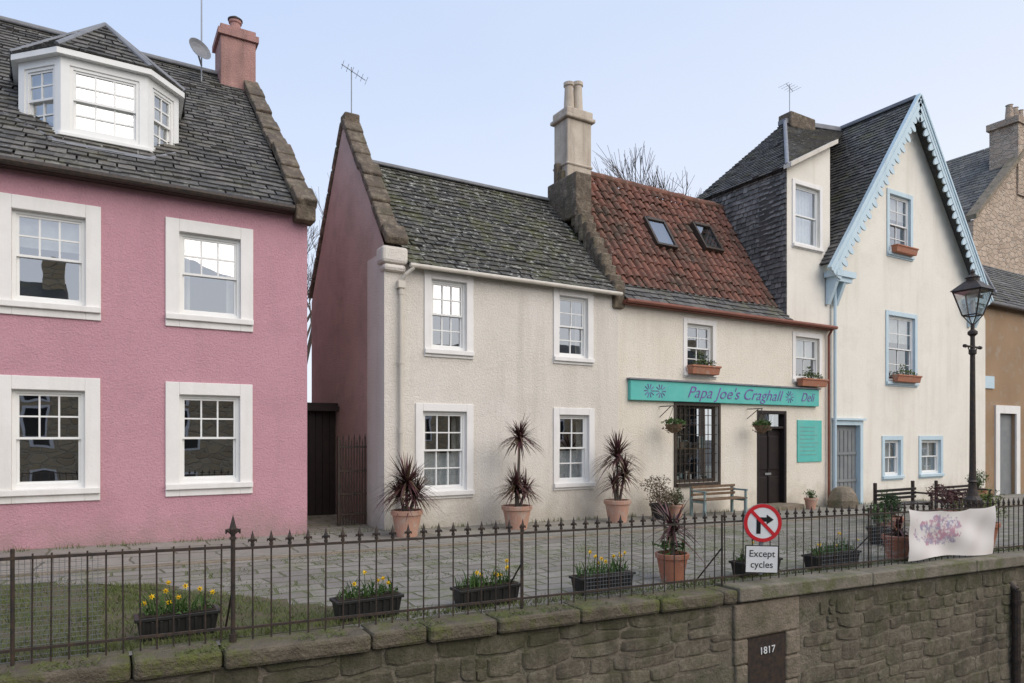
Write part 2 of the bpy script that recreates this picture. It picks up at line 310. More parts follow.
def slates(name,p00,p10,p11,p01,mat,par,sw=.24,sh=.17,th=.014,jit=.012):
    p00,p10,p11,p01=map(Vector,(p00,p10,p11,p01))
    N=(p10-p00).cross(p01-p00).normalized(); sag=.025
    def P(u,v):
        q=(p00*(1-u)+p10*u)*(1-v)+(p01*(1-u)+p11*u)*v
        return q+N*(sag*mn.noise(q*.7)*min(1,4*v,4*(1-v)) )
    L=(p10-p00).length; H=((p01-p00).length+(p11-p10).length)/2; LT=(p11-p01).length
    rows=max(1,int(H/sh)); g=G()
    g.face([p00-N*.04,p10-N*.04,p11-N*.04,p01-N*.04],0,.2)
    for r in range(rows):
        l=L+(LT-L)*r/rows; ww=sw*(1-.25*r/rows); cols=max(1,int(l/ww)); off=.5*(r%2)+U(-.1,.1)
        v0=r/rows; v1=min(1,(r+1.15)/rows)
        for c in range(-1,cols+1):
            u0=max(0,(c+off+.02+U(-.09,.09))/cols); u1=min(1,(c+off+.98)/cols)
            if u1-u0<.15/cols: continue
            e=U(0,jit)+(U(0,.022) if R()<.1 else 0); j=U(-.12,.12)/rows; va=max(0,v0+j)
            A,B,C,D=P(u0,va),P(u1,va+U(-.05,.05)/rows),P(u1,v1),P(u0,v1)
            t=N*(th+.012+e); b=N*(.002)
            g.face([A+t,B+t,C+b,D+b],0,R()**1.3); q=g.r[-1]; g.face([A,B,B+t,A+t],0,q*.2); g.face([A,A+t,D+b,D],0,q*.3)
            g.face([B+t,B,C,C+b],0,q*.3)
    return g.done(name,mat,par)
def gz(X): return -.018*(X+.6)
# ================================================================= PINK HOUSE
ph=empty('pink_house'); Y0=12.2
W=[(-1.32,-.01,3.41,5.15),(.87,2.20,3.41,5.15),(-1.32,-.02,.67,2.53),(.87,2.19,.68,2.52),(-3.6,-2.3,3.41,5.15),(-3.6,-2.3,.67,2.53)]
mp=.2
wall('front_wall',-7,3.11,-.6,5.62,Y0,[(a+mp,b-mp,c+mp,d_-mp) for a,b,c,d_ in W],m_pink,ph,rmat=m_white)
for i,q in enumerate(W):
    window(ph,q,Y0,m=mp,nx=3,nz=2,low=(1,1),curt=['blind','sides',None,None,None,None][i],n='window_%d'%(i+1))
g=G(); g.face([(3.11,Y0,-.6),(3.11,23,-.6),(3.11,23,5.6),(3.11,17.6,10.25),(3.11,Y0,5.62)]); g.face([(-7,Y0,-.6),(-7,23,-.6),(-7,23,5.6),(-7,17.6,10.25),(-7,Y0,5.62)]); g.face([(-7,23,-.6),(3.11,23,-.6),(3.11,23,5.6),(-7,23,5.6)])
g.face([(-7,17.6,10.28),(3.11,17.6,10.28),(3.11,23,5.6),(-7,23,5.6)]); g.done('gable_walls',m_pink,ph)
slates('slate_roof',(-7,12.0,5.58),(2.86,12.0,5.58),(2.86,17.6,10.25),(-7,17.6,10.25),m_sl1,ph,.27,.19)
g=G()
for i in range(14):
    t0=i/14;t1=(i+.97)/14; a=Vector((3.03,11.98,5.6)).lerp(Vector((3.03,17.6,10.3)),t0); b=Vector((3.03,11.98,5.6)).lerp(Vector((3.03,17.6,10.3)),t1); k=U(-.03,.03)
    g.beam(a+Vector((k*.4,0,0)),b+Vector((k*.4,0,k)),(.165+U(0,.02),0,0),(0,-.08-k,.12+k))
g.box(2.86,3.2,11.95,12.3,5.38,5.66); g.done('skew_stones',m_stone,ph,bevel=.025)
g=G(); g.cyl((-7,11.95,5.55),(2.83,11.95,5.55),.06,n=10); g.box(-7,2.83,12.02,12.18,5.5,5.62); g.done('gutter',m_black,ph)
g=G(); g.beam((-7,17.6,10.22),(2.9,17.6,10.22),(0,.13,0),(0,0,.1)); g.done('ridge',m_lead,ph,bevel=.03)
g=G(); g.box(2.36,3.14,17.05,17.95,9.4,10.98); g.done('chimney',m_pchim,ph,bevel=.02)
g=G(); g.box(2.30,3.20,16.99,18.01,10.98,11.12); g.box(2.36,3.14,17.05,17.95,11.121,11.24); g.lathe((2.75,17.5,11.24),[(.18,0),(.14,.1),(.12,.3),(.15,.32),(.15,.38),(.1,.38)],16); g.done('chimney_cap',m_pchim,ph)
g=G(); g.lathe((2.75,17.5,11.62),[(.17,0),(.17,.03),(.05,.11),(0,.12)],16); g.done('chimney_cowl',m_black,ph)
g=G(); g.cyl((1.95,17.0,9.6),(1.95,17.0,12.6),.016,n=6); g.cyl((1.7,17,12.4),(2.2,17,12.4),.01,n=5)
for k in range(5): g.cyl((1.72+k*.11,16.85,12.4),(1.72+k*.11,17.15,12.4),.006,n=4)
g.done('aerial',m_galv,ph)
g=G(); g.lathe((0,0,0),[(0,0),(.12,.015),(.2,.05),(.26,.1)],20)
o=g.done('satellite_dish',m_lead,ph,smooth=True); o.location=(1.85,16.8,10.3); o.rotation_euler=(math.radians(70),0,math.radians(25))
g=G(); g.cyl((1.85,16.85,10.3),(1.95,17.0,10.1),.02,n=6); g.done('dish_arm',m_galv,ph)
F0,F1=(-.56,13.0),(.66,13.0); Lb,Rb=(-1.16,13.62),(1.18,13.55)
zb,zt=6.3,7.72
def dorm_face(pA,pB,n):
    A=Vector((pA[0],pA[1],0));B=Vector((pB[0],pB[1],0)); dx=(B-A); L=dx.length; dx.normalize()
    par=empty('dormer_'+n); par.parent=ph
    m=.12
    wall('panel',0,L,zb-.35,zt,0,[(m,L-m,zb+.22,zt-.14)],m_pwhite,par)
    window(par,(m,L-m,zb+.22,zt-.14),0,m=.0,nx=3 if L>1 else 2,nz=2,surround=False,depth=.05,n='dormer_window',room=False)
    g=G(); g.box(-.02,L+.02,-.05,-.001,zb+.13,zb+.19); g.done('dormer_sill',m_pwhite,par,bevel=.01)
    par.location=A; par.rotation_euler=(0,0,math.atan2(dx.y,dx.x))
dorm_face(F0,F1,'front'); dorm_face(F1,Rb,'right'); dorm_face(Lb,F0,'left')
def off(p,k): c=(.05,14.2); return (c[0]+(p[0]-c[0])*k,c[1]+(p[1]-c[1])*k)
E=[off(p,1.08) for p in (Lb,F0,F1,Rb)]
g=G()
for a,b in zip(E,E[1:]):
    g.hexa([(a[0],a[1],zt-.02),(b[0],b[1],zt-.02),(.05,14.2,zt-.02),(.0,14.2,zt-.02),(a[0],a[1],zt+.07),(b[0],b[1],zt+.07),(.05,14.2,zt+.07),(.0,14.2,zt+.07)])
g.hexa([(E[0][0],E[0][1],zt-.018),(E[3][0],E[3][1],zt-.018),(1.3,14.6,zt-.018),(-1.3,14.6,zt-.018),(E[0][0],E[0][1],zt+.067),(E[3][0],E[3][1],zt+.067),(1.3,14.6,zt+.067),(-1.3,14.6,zt+.067)])
g.face([(Rb[0],Rb[1],zb-.3),(Rb[0],14.7,zb-.3),(Rb[0],14.7,zt),(Rb[0],Rb[1],zt)]); g.face([(Lb[0],Lb[1],zb-.3),(Lb[0],14.7,zb-.3),(Lb[0],14.7,zt),(Lb[0],Lb[1],zt)])
g.done('dormer_cornice',m_pwhite,ph)
ap=(.05,13.85,8.78); zz=zt+.08
for nm,a,b in (('l',E[0],E[1]),('f',E[1],E[2]),('r',E[2],E[3])):
    slates('dormer_roof_'+nm,(a[0],a[1],zz),(b[0],b[1],zz),ap,ap,m_sl1,ph,.22,.16)
slates('dormer_roof_back_r',(E[3][0],E[3][1],zz),(1.42,15.2,zz+.1),(.05,15.9,8.78),ap,m_sl1,ph,.22,.16)
slates('dormer_roof_back_l',(-1.42,15.2,zz+.1),(E[0][0],E[0][1],zz),ap,(.05,15.9,8.78),m_sl1,ph,.22,.16)
g=G()
for e in E: g.cyl((e[0],e[1],zz+.02),(ap[0],ap[1],ap[2]+.03),.045,n=8)
g.cyl((ap[0],ap[1],ap[2]+.03),(.05,15.9,8.81),.05,n=8); g.done('dormer_hips',m_lead,ph)
g=G(); g.beam((F0[0]-.1,12.83,6.2),(F1[0]+.1,12.83,6.2),(0,.12,0),(0,.03,.06)); g.beam((F1[0]+.1,12.83,6.2),(1.45,13.5,6.72),(.1,.1,0),(0,.03,.06)); g.beam((F0[0]-.1,12.83,6.2),(-1.45,13.55,6.76),(.1,-.1,0),(0,.03,.06)); g.done('dormer_flashing',m_lead,ph)
# ================================================================= HARLED COTTAGE
hc=empty('harled_cottage'); Y1=12.1; XL=4.52; YR=14.67
W=[(5.30,6.36,3.18,4.84),(8.30,9.37,3.21,4.84),(5.12,6.36,.43,2.28),(8.30,9.40,.48,2.26)]; mc=.15
wall('front_wall',XL,10.09,-.8,4.9,Y1,[(a+mc,b-mc,c+mc,d_-mc) for a,b,c,d_ in W],m_cream,hc,rmat=m_white)
for i,q in enumerate(W): window(hc,q,Y1,m=mc,nx=3 if i in(0,2) else 2,nz=2,curt=['blind','sides','lace','lace'][i],n='window_%d'%(i+1))
g=G(); g.face([(XL,Y1,-.8),(XL,Y1,5.15),(XL,YR,8.5),(XL,17.3,5.0),(XL,17.3,-.8)])
g.face([(XL,17.3,-.8),(XL,17.3,5),(10.09,17.3,5),(10.09,17.3,-.8)]); g.face([(XL,17.3,5),(XL,YR,7.72),(10.09,YR,7.72),(10.09,17.3,5)])
g.done('gable_wall',m_gab,hc)
g=G(); g.box(XL-.02,XL-.001,Y1,13.05,-.8,5.1); g.done('painted_quoin_strip',m_cream,hc)
slates('slate_roof',(4.92,11.93,4.88),(9.95,11.93,4.88),(9.95,YR,7.72),(4.92,YR,7.72),m_sl2,hc,.24,.16)
g=G()
P0=Vector((4.67,11.98,5.15));P1=Vector((4.67,YR,8.45))
for i in range(10):
    a=P0.lerp(P1,i/10);b=P0.lerp(P1,(i+.97)/10);k=U(-.05,.05); g.beam(a+Vector((k*.5,0,k)),b+Vector((k*.5,0,k)),(.2+k*.4,0,0),(0,-.1,.12))
P0=Vector((4.67,17.35,5.1));P1=Vector((4.67,YR,8.45))
for i in range(8):
    a=P0.lerp(P1,i/8);b=P0.lerp(P1,(i+.97)/8);g.beam(a,b,(.2,0,0),(0,.1,.12))
g.box(4.5,4.84,YR-.17,YR+.17,8.35,8.68)
g.face([(4.86,Y1,4.9),(4.86,YR,8.5),(4.86,17.2,5.0)])
g.done('skew_stones',m_stone,hc,bevel=.035)
g=G(); g.box(4.42,4.93,11.96,12.35,4.86,5.18); g.box(4.46,4.9,11.99,12.3,4.72,4.86); g.done('skewputt',m_cream,hc,bevel=.06)
g=G(); g.cyl((4.93,11.88,4.84),(10.02,11.88,4.84),.045,n=10); g.done('gutter',m_offw,hc)
g=G(); g.cyl((5.0,11.87,4.8),(4.86,11.95,4.66),.035,n=8); g.cyl((4.86,11.95,4.66),(4.80,12.02,4.55),.035,n=8); g.cyl((4.80,12.02,4.55),(4.80,12.02,gz(4.7)+.1),.038,n=10)
for z in (4.3,3,1.7,.5): g.cyl((4.80,12.02,z),(4.80,12.02,z+.08),.05,n=10)
g.box(4.73,4.87,11.96,12.09,4.42,4.55); g.done('downpipe',m_offw,hc)
g=G(); g.beam((4.95,YR,7.7),(9.9,YR,7.7),(0,.12,0),(0,0,.08)); g.done('ridge',m_lead,hc,bevel=.02)
g=G(); g.cyl((4.7,YR,8.6),(4.7,YR,9.75),.013,n=5); g.cyl((4.45,YR-.1,9.7),(5.05,YR+.1,9.6),.009,n=5)
for k in range(6): q=k/5; X=4.45+.6*q; Yq=YR-.1+.2*q; g.cyl((X,Yq-.18,9.7-.1*q),(X+.05,Yq+.18,9.7-.1*q),.005,n=4)
g.done('aerial',m_galv,hc)
gt=empty('passage_gate'); g=G()
for k in range(10): g.cyl((3.98+k*.055,13.1,gz(4)),(3.98+k*.055,13.1,1.5+(.1 if k%2 else 0)),.013,n=6); g.cyl((3.98+k*.055,13.1,1.5+(.1 if k%2 else 0)),(3.98+k*.055,13.1,1.6+(.1 if k%2 else 0)),.018,.002,n=6)
for z in (.1,.5,.95,1.42): g.box(3.96,4.5,13.08,13.12,z,z+.035)
g.box(3.92,3.96,13.07,13.13,gz(4),1.65); g.done('gate_bars',m_black,gt)
sd=empty('passage_dark_backing'); g=G(); g.box(3.13,4.5,15.2,15.3,-.4,2.3); g.box(3.13,4.5,15.0,16.5,2.3,2.38); g.box(3.13,4.5,14.9,15.1,2.2,2.3)  # dark boarded backing added so the passage opening reads dark
for k in range(9): g.box(3.16+k*.15,3.29+k*.15,15.17,15.199,-.4,2.2)
g.done('dark_backing_boards',m_ddoor,sd)
# ================================================================= SHOP
sp=empty('pantiled_shop'); Xs,Xa,Xb=10.09,16.02,17.92
W=[(12.13,13.27,3.08,4.54),(16.25,17.55,3.10,4.53)]; ms_=.13
shopw=(11.89,13.34,.5,2.40); door=(14.80,16.0,-.9,2.33)
poster=(16.44,17.5,.93,2.09)
wall('front_wall',Xs,Xb,-.9,4.74,Y1,[(a+ms_,b-ms_,c+ms_,d_-ms_) for a,b,c,d_ in W]+[shopw,door],m_shop,sp,reveal=.22)
for i,q in enumerate(W): window(sp,q,Y1,m=ms_,nx=2,nz=2 if i==0 else 1,curt=['sides','blind'][i],n='window_%d'%(i+1),proj=.02)
g=G(); x0,x1,z0,z1=shopw
g.box(x0-.07,x0,Y1-.03,Y1-.001,z0-.08,z1+.07);g.box(x1,x1+.07,Y1-.03,Y1-.001,z0-.08,z1+.07);g.box(x0,x1,Y1-.03,Y1-.001,z1,z1+.07);g.box(x0,x1,Y1-.08,Y1-.001,z0-.08,z0)
g.box(x0,x0+.06,Y1+.1,Y1+.16,z0,z1);g.box(x1-.06,x1,Y1+.1,Y1+.16,z0,z1);g.box(x0+.06,x1-.06,Y1+.1,Y1+.16,z1-.07,z1);g.box(x0+.06,x1-.06,Y1+.1,Y1+.16,z0,z0+.08)
for k in range(1,9): xx=x0+(x1-x0)*k/9; g.box(xx-.008,xx+.008,Y1+.02,Y1+.036,z0,z1)
for k in range(1,8): zz_=z0+(z1-z0)*k/8; g.box(x0,x1,Y1+.037,Y1+.05,zz_-.008,zz_+.008)
g.done('shop_window_frame',m_black,sp)
g=G(); g.face([(x0,Y1+.13,z0),(x1,Y1+.13,z0),(x1,Y1+.13,z1),(x0,Y1+.13,z1)]); g.done('shop_window_glass',m_glassd,sp)
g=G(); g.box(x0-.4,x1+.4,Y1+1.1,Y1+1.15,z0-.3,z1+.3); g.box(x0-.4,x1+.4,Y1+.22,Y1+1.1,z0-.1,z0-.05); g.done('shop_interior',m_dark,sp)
g=G()
for k in range(22): xx=U(x0+.1,x1-.15);h=U(.08,.3);zq=z0 if k%2 else z0+.85; g.box(xx,xx+U(.05,.14),Y1+.3,Y1+U(.35,.42),zq,zq+h,k%3)
g.box(x0,x1,Y1+.25,Y1+.45,z0+.82,z0+.845,2); g.done('window_display',[m_tealb,m_curt,m_wood],sp)
g=G(); a,b,_,t=door
g.box(a,a+.09,Y1-.01,Y1+.2,-.5,t);g.box(b-.09,b,Y1-.01,Y1+.2,-.5,t);g.box(a+.09,b-.09,Y1-.01,Y1+.2,t-.09,t);g.box(a+.09,b-.09,Y1+.02,Y1+.2,t-.48,t-.42)
A,B=a+.09,b-.09; g.box(A,B,Y1+.15,Y1+.2,-.3,t-.48)
mid=(A+B)/2
for (p,q) in ((A+.08,mid-.04),(mid+.04,B-.08)):
    for (r0,r1) in ((-.15,.55),(.75,1.65)): g.box(p,q,Y1+.125,Y1+.149,r0,r1)
g.box(mid-.012,mid+.012,Y1+.12,Y1+.149,-.3,t-.48)
g.done('entrance_door',m_ddoor,sp,bevel=.008)
g=G(); g.face([(A,Y1+.17,t-.42),(B,Y1+.17,t-.42),(B,Y1+.17,t-.09),(A,Y1+.17,t-.09)]); g.done('fanlight',m_glass,sp)
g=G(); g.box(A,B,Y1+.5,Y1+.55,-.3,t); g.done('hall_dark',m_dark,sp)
g=G(); g.box(mid-.12,mid+.12,Y1+.118,Y1+.124,.6,.66); g.done('letter_plate',m_galv,sp)
g=G(); g.box(a-.15,b+.15,Y1-.45,Y1+.2,-.6,-.17); g.done('door_step',m_pier,sp,bevel=.02)
g=G(); g.box(10.38,17.28,Y1-.10,Y1-.002,2.48,2.95); g.done('fascia_sign_board',m_teal,sp,bevel=.01)
g=G(); g.box(10.34,17.32,Y1-.14,Y1-.002,2.952,2.99); g.done('fascia_capping',m_lead,sp)
def text(body,loc,size,mat,par,name,shear=0,rot=(math.pi/2,0,0),ext=.004,sx=1,off_=0):
    c=bpy.data.curves.new(name,'FONT'); c.body=body; c.size=size; c.shear=shear; c.extrude=ext; c.align_x='CENTER'; c.align_y='CENTER'; c.offset=off_
    o=bpy.data.objects.new(name,c); sc.collection.objects.link(o); c.materials.append(mat); o.location=loc; o.rotation_euler=rot; o.scale=(sx,1,1); o.parent=par; return o
text("Papa Joe's Craghall",(13.9,Y1-.107,2.71),.40,m_purple,sp,'sign_lettering',shear=.4,sx=1.15,off_=-.004)
text("Deli",(16.75,Y1-.107,2.71),.34,m_purple,sp,'sign_lettering_small',shear=.4,off_=-.004)
for X in (10.95,11.3,16.0):
    g=G() 
    for k in range(10):
        a1=k*math.pi/5; g.cyl((X+.05*math.cos(a1),Y1-.104,2.71+.05*math.sin(a1)),(X+.16*math.cos(a1),Y1-.104,2.71+.16*math.sin(a1)),.007,.012,n=5)
    g.done('sign_rosette',m_purple,sp)
g=G(); g.box(poster[0],poster[1],Y1-.03,Y1-.002,poster[2],poster[3]); g.done('poster_board',m_teal,sp)
g=G()
for k in range(8): g.box(poster[0]+.1,poster[1]-U(.1,.4),Y1-.034,Y1-.031,poster[3]-.2-.11*k,poster[3]-.185-.11*k)
g.done('poster_text',m_tealb,sp)
def pantiles(name,x0,x1,y0,z0,y1,z1,cw,rh,par):
    V=Vector((0,y1-y0,z1-z0)); H=V.length; V.normalize(); N=Vector((0,-V.z,V.y)); g=G(); rows=int(H/rh); cols=int((x1-x0)/cw); S=8
    rh=H/rows; cw=(x1-x0)/cols
    for r in range(rows):
        for c in range(cols):
            e=U(-.014,.014)+.05*mn.noise(Vector((c*.13,r*.22,3))); rr=R()
            P=[]
            for k in range(S+1):
                t=k/S; h=.05*math.sin(2*math.pi*t-.6)+.012*math.sin(4*math.pi*t)+e
                P.append((x0+(c+t)*cw,h))
            sl=U(-.03,.03)
            for (xa,ha),(xb,hb) in zip(P,P[1:]):
                b0=Vector((0,y0,z0))+V*(r*rh+sl); t0=Vector((0,y0,z0))+V*((r+1.12)*rh)
                A=b0+N*(ha+.055)+Vector((xa,0,0));B=b0+N*(hb+.055)+Vector((xb,0,0));C=t0+N*(hb+.012)+Vector((xb,0,0));D=t0+N*(ha+.012)+Vector((xa,0,0))
                g.face([A,B,C,D],0,rr); g.face([A-N*.03,B-N*.03,B,A],0,rr)
    return g.done(name,m_pan,par)
ZE,ZR,YS=4.74,8.5,14.4
pantiles('pantile_roof',10.2,Xa,12.35,ZE+.42,YS,ZR,.24,.30,sp)
slates('slate_easing_course',(10.2,11.93,4.76),(16.05,11.93,4.76),(16.05,12.42,5.27),(10.2,12.42,5.27),m_sl3,sp,.26,.17)
g=G(); g.face([(Xs,Y1,ZE),(Xb,Y1,ZE),(Xb,YS,ZR-.15),(Xs,YS,ZR-.15)]); g.face([(Xs,YS,ZR-.15),(Xb,YS,ZR-.15),(Xb,17,4.6),(Xs,17,4.6)]); g.face([(Xs,Y1,-.9),(Xs,17,-.9),(Xs,17,4.6),(Xs,YS,ZR-.1),(Xs,Y1,ZE)]); g.done('roof_structure',m_stone,sp)
g=G()
for k in range(18): x=10.2+k*.323; g.cyl((x,YS,ZR+.02+U(-.015,.015)),(x+.315,YS,ZR+.02+U(-.015,.015)),.12,.125,n=12,r=R())
g.done('ridge_tiles',m_pan,sp)
g=G(); g.cyl((10.15,11.86,4.72),(Xb-.05,11.86,4.72),.05,n=10); g.box(10.15,Xb-.05,11.93,12.09,4.66,4.74); g.cyl((17.75,11.9,4.7),(17.75,12.02,4.5),.035,n=8); g.cyl((17.75,12.02,4.5),(17.75,12.02,-.2),.035,n=8); g.done('gutter',m_redgut,sp)
g=G(); P0=Vector((10.05,12.0,4.95));P1=Vector((10.05,YS,ZR+.05))
for i in range(16):
    a=P0.lerp(P1,i/16);b=P0.lerp(P1,(i+1)/16); zt_=b.z+U(-.05,.08); g.box(9.90+U(-.03,.02),10.24+U(-.03,.03),a.y,b.y+.01,a.z-.4,zt_)
g.box(9.86,10.35,13.4,14.65,7.0,8.1)
g.done('skew_stones',m_stone,sp,bevel=.04)
g=G(); g.box(10.04,10.80,14.0,14.6,7.9,9.68); g.box(9.96,10.88,13.92,14.68,9.68,9.78);g.box(10.01,10.83,13.97,14.63,9.78,9.96)
g.box(10.01,10.83,13.97,14.63,8.5,8.57)
g.done('chimney',m_lstone,sp,bevel=.03)
g=G()
for X,hh in ((10.30,.76),(10.58,.84)): g.lathe((X,14.3,9.96),[(.15,0),(.135,.1),(.11,hh-.1),(.14,hh-.08),(.14,hh),(.09,hh)],16)
g.done('chimney_pots',m_lstone,sp)
V=Vector((0,YS-12.1,ZR-ZE)).normalized(); N=Vector((0,-V.z,V.y))
for X,v in ((12.55,2.55),(14.42,2.78)):
    c=Vector((X,12.1,ZE))+V*v+N*.1; hw,hh=.36,.5
    g=G()
    def ob(x0,x1,v0,v1,n0,n1): 
        q=[c+Vector((x,0,0))+V*vv_+N*n_ for n_ in (n0,n1) for x,vv_ in ((x0,v0),(x1,v0),(x1,v1),(x0,v1))]; g.hexa(q)
    ob(-hw,-hw+.07,-hh,hh,-.1,.06);ob(hw-.07,hw,-hh,hh,-.1,.06);ob(-hw+.07,hw-.07,-hh,-hh+.07,-.1,.06);ob(-hw+.07,hw-.07,hh-.09,hh,-.1,.07)
    g.done('rooflight_frame',m_black,sp)
    g=G(); g.face([c+Vector((x,0,0))+V*a+N*.035 for x,a in ((-hw+.07,-hh+.07),(hw-.07,-hh+.07),(hw-.07,hh-.09),(-hw+.07,hh-.09))]); g.done('rooflight_glass',m_glass,sp)
    g=G(); g.face([c+Vector((x,0,0))+V*a-N*.03 for x,a in ((-hw,-hh),(hw,-hh),(hw,hh),(-hw,hh))]); g.done('rooflight_blind',m_room,sp)
def leafmass(g,c,r,n,size,mi=0,up=.5):
    for _ in range(n):
        while True:
            p=Vector((U(-1,1),U(-1,1),U(-1,1)))
            if p.length<1: break
        p=Vector(c)+Vector((p.x*r[0],p.y*r[1],p.z*r[2]))
        a=Vector((U(-1,1),U(-1,1),U(-up,1))).normalized(); b=a.cross(Vector((U(-1,1),U(-1,1),U(-1,1)))).normalized(); s_=size*U(.6,1.3)
        g.face([p-b*s_*.35,p+a*s_*.5-b*s_*.05,p+a*s_,p+a*s_*.4+b*s_*.4],mi,R())
def windowbox(par,x0,x1,y,z,plants=True):
    g=G(); g.hexa([(x0+.02,y-.2,z),(x1-.02,y-.2,z),(x1-.02,y-.04,z),(x0+.02,y-.04,z),(x0,y-.24,z+.2),(x1,y-.24,z+.2),(x1,y-.04,z+.2),(x0,y-.04,z+.2)]); g.box(x0-.015,x1+.015,y-.255,y-.03,z+.17,z+.215)
    g.done('window_box',m_terra,par,bevel=.01)
    if plants:
        g=G(); leafmass(g,((x0+x1)/2,y-.13,z+.27),((x1-x0)/2*.9,.1,.1),150,.08); leafmass(g,(x0+.4,y-.13,z+.4),(.2,.08,.15),60,.07); g.done('window_box_plants',m_geran,par)
windowbox(sp,12.2,13.15,Y1-.03,3.16); windowbox(sp,16.35,17.45,Y1-.03,3.02)
for X in (11.35,14.4):
    hb=empty('hanging_basket'); g=G(); g.cyl((X,12.08,2.35),(X,11.6,2.35),.012,n=6); g.cyl((X,12.08,2.1),(X,11.72,2.34),.01,n=6)
    for k in range(3): a1=k*2.1; g.cyl((X,11.62,2.35),(X+.16*math.cos(a1),11.62+.16*math.sin(a1),1.92),.005,n=4)
    g.done('bracket',m_black,hb)
    g=G(); g.lathe((X,11.62,1.92),[(.03,-.2),(.1,-.17),(.17,-.08),(.2,0)],16); g.done('bowl',m_wood,hb)
    g=G(); leafmass(g,(X,11.62,1.96),(.25,.25,.1),200,.08,0); leafmass(g,(X,11.62,1.85),(.22,.22,.14),120,.08,1,1); g.done('foliage',[m_leafg,m_dry],hb)
# ================================================================= VILLA
vl=empty('gabled_villa'); YV=12.08
tw=(16.23,17.55,6.83,8.72)
wall('bay_wall',Xa,Xb,4.741,10.2,Y1,[(tw[0]+.12,tw[1]-.12,tw[2]+.12,tw[3]-.12)],m_villa,vl,clips=[(Vector((Xa,0,9.0)),Vector((-1.0,0,1.9)))])
window(vl,tw,Y1,m=.12,nx=1,nz=1,n='bay_window',curt='net')
slates('hung_slates',(Xa,15.2,4.6),(Xa,12.1,4.6),(Xa,12.1,9.0),(Xa,15.2,9.0),m_sl4,vl,.2,.14)
slates('bay_roof_left',(15.9,15.6,8.95),(15.9,12.0,8.95),(18.9,14.3,11.75),(18.9,14.4,11.75),m_sl3,vl,.22,.15)
slates('bay_roof_front',(15.9,12.0,8.95),(17.95,12.0,10.0),(22.1,14.4,12.2),(18.9,14.4,11.75),m_sl3,vl,.22,.15)
g=G(); g.beam((15.88,11.98,8.9),(17.95,11.98,9.98),(0,.12,0),(0,0,.12)); g.done('bay_coping',m_offw,vl)
g=G(); g.beam((18.8,14.4,11.7),(22.1,14.4,12.15),(0,.15,0),(0,0,.16)); g.cyl((15.9,12.0,9.0),(18.9,14.35,11.82),.06,n=8); g.done('ridge_lead',m_lead,vl,bevel=.02)
g=G(); g.box(18.95,20.2,14.15,14.65,11.6,12.1); g.done('ridge_stack',m_stone,vl,bevel=.04)
g=G(); g.face([(15.9,15.6,8.9),(18.9,14.4,11.7),(22.1,14.4,12.3),(22.1,18,9)]);g.face([(Xa+.03,12.1,4.7),(Xa+.03,18,4.7),(Xa+.03,18,9),(Xa+.03,12.1,9)]); g.done('rear_roof',m_lead,vl)
g=G(); g.cyl((19.2,14.4,12.0),(19.2,14.4,13.1),.013,n=5); g.cyl((18.9,14.3,13.0),(19.5,14.5,13.0),.009,n=5)
for k in range(5): g.cyl((18.9+.15*k,14.2,13.0),(18.9+.15*k,14.6,13.0),.005,n=4)
g.done('aerial',m_galv,vl)
AX,AZ=21.85,12.2; EZL=6.75; XVR=26.8
W=[(20.71,22.15,7.20,9.29),(20.65,22.40,3.2,5.53),(20.45,21.59,.28,1.66),(22.5,23.95,.28,1.66)]; mv=.14
vd=(18.0,19.46,-.9,2.11)
sl=(AZ-EZL)/4.25
wall('front_wall',Xb,XVR,-1.2,12.6,YV,[(a+mv,b-mv,c+mv,d_-mv) for a,b,c,d_ in W]+[(vd[0]+.14,vd[1]-.14,vd[2],vd[3]-.14)],m_villa,vl,
     clips=[(Vector((AX,0,AZ-.1)),Vector((-sl,0,1))),(Vector((AX,0,AZ-.1)),Vector((sl,0,1)))],rmat=m_blue)
for i,q in enumerate(W): window(vl,q,YV,m=mv,nx=2,nz=[2,2,1,1][i],mm=m_blue,curt=['blind','blind','net','net'][i],n='window_%d'%(i+1))
windowbox(vl,20.85,22.0,YV-.03,7.32,False); windowbox(vl,20.9,22.2,YV-.03,3.33,True)
a,b,_,t=vd; g=G(); g.box(a,a+.14,YV-.03,YV-.001,-.6,t);g.box(b-.14,b,YV-.03,YV-.001,-.6,t);g.box(a+.14,b-.14,YV-.03,YV-.001,t-.14,t);g.box(a-.05,b+.05,YV-.1,YV-.001,t+.001,t+.06); g.done('door_surround',m_blue,vl)
g=G(); A,B=a+.14,b-.14; g.box(A,B,YV+.12,YV+.16,-.5,t-.14)
for k in range(1,6): xx=A+(B-A)*k/6; g.box(xx-.012,xx+.012,YV+.1,YV+.119,-.3,t-.3)
for z in (.3,1.1): g.box(A,B,YV+.09,YV+.099,z,z+.08)
g.done('front_door',m_gdoor,vl)
slates('roof_left',(17.45,17.5,6.5),(17.45,11.75,6.5),(AX,11.75,AZ),(AX,17.5,AZ),m_sl3,vl,.22,.16)
slates('roof_right',(26.35,11.75,6.5),(26.35,17.5,6.5),(AX,17.5,AZ),(AX,11.75,AZ),m_sl3,vl,.3,.3)
slates('roof_side',(26.0,12.5,6.9),(28.5,12.5,6.9),(27.6,14.4,11.7),(22.1,14.4,12.1),m_sl3,vl,.24,.18)
g=G(); g.beam((AX,11.75,AZ-.03),(AX,17.5,AZ-.03),(.13,0,0),(0,0,.12)); g.cyl((28.5,12.5,6.95),(27.6,14.4,11.75),.07,n=8); g.done('ridge',m_lead,vl,bevel=.02)
g=G(); g.box(XVR,28.3,12.8,13.0,-1.2,6.9); g.face([(28.3,12.8,-1),(28.3,17,-1),(28.3,17,6.9),(27.6,14.4,11.7),(28.3,12.8,6.9)]); g.done('side_wall',m_villa,vl)
g=G()
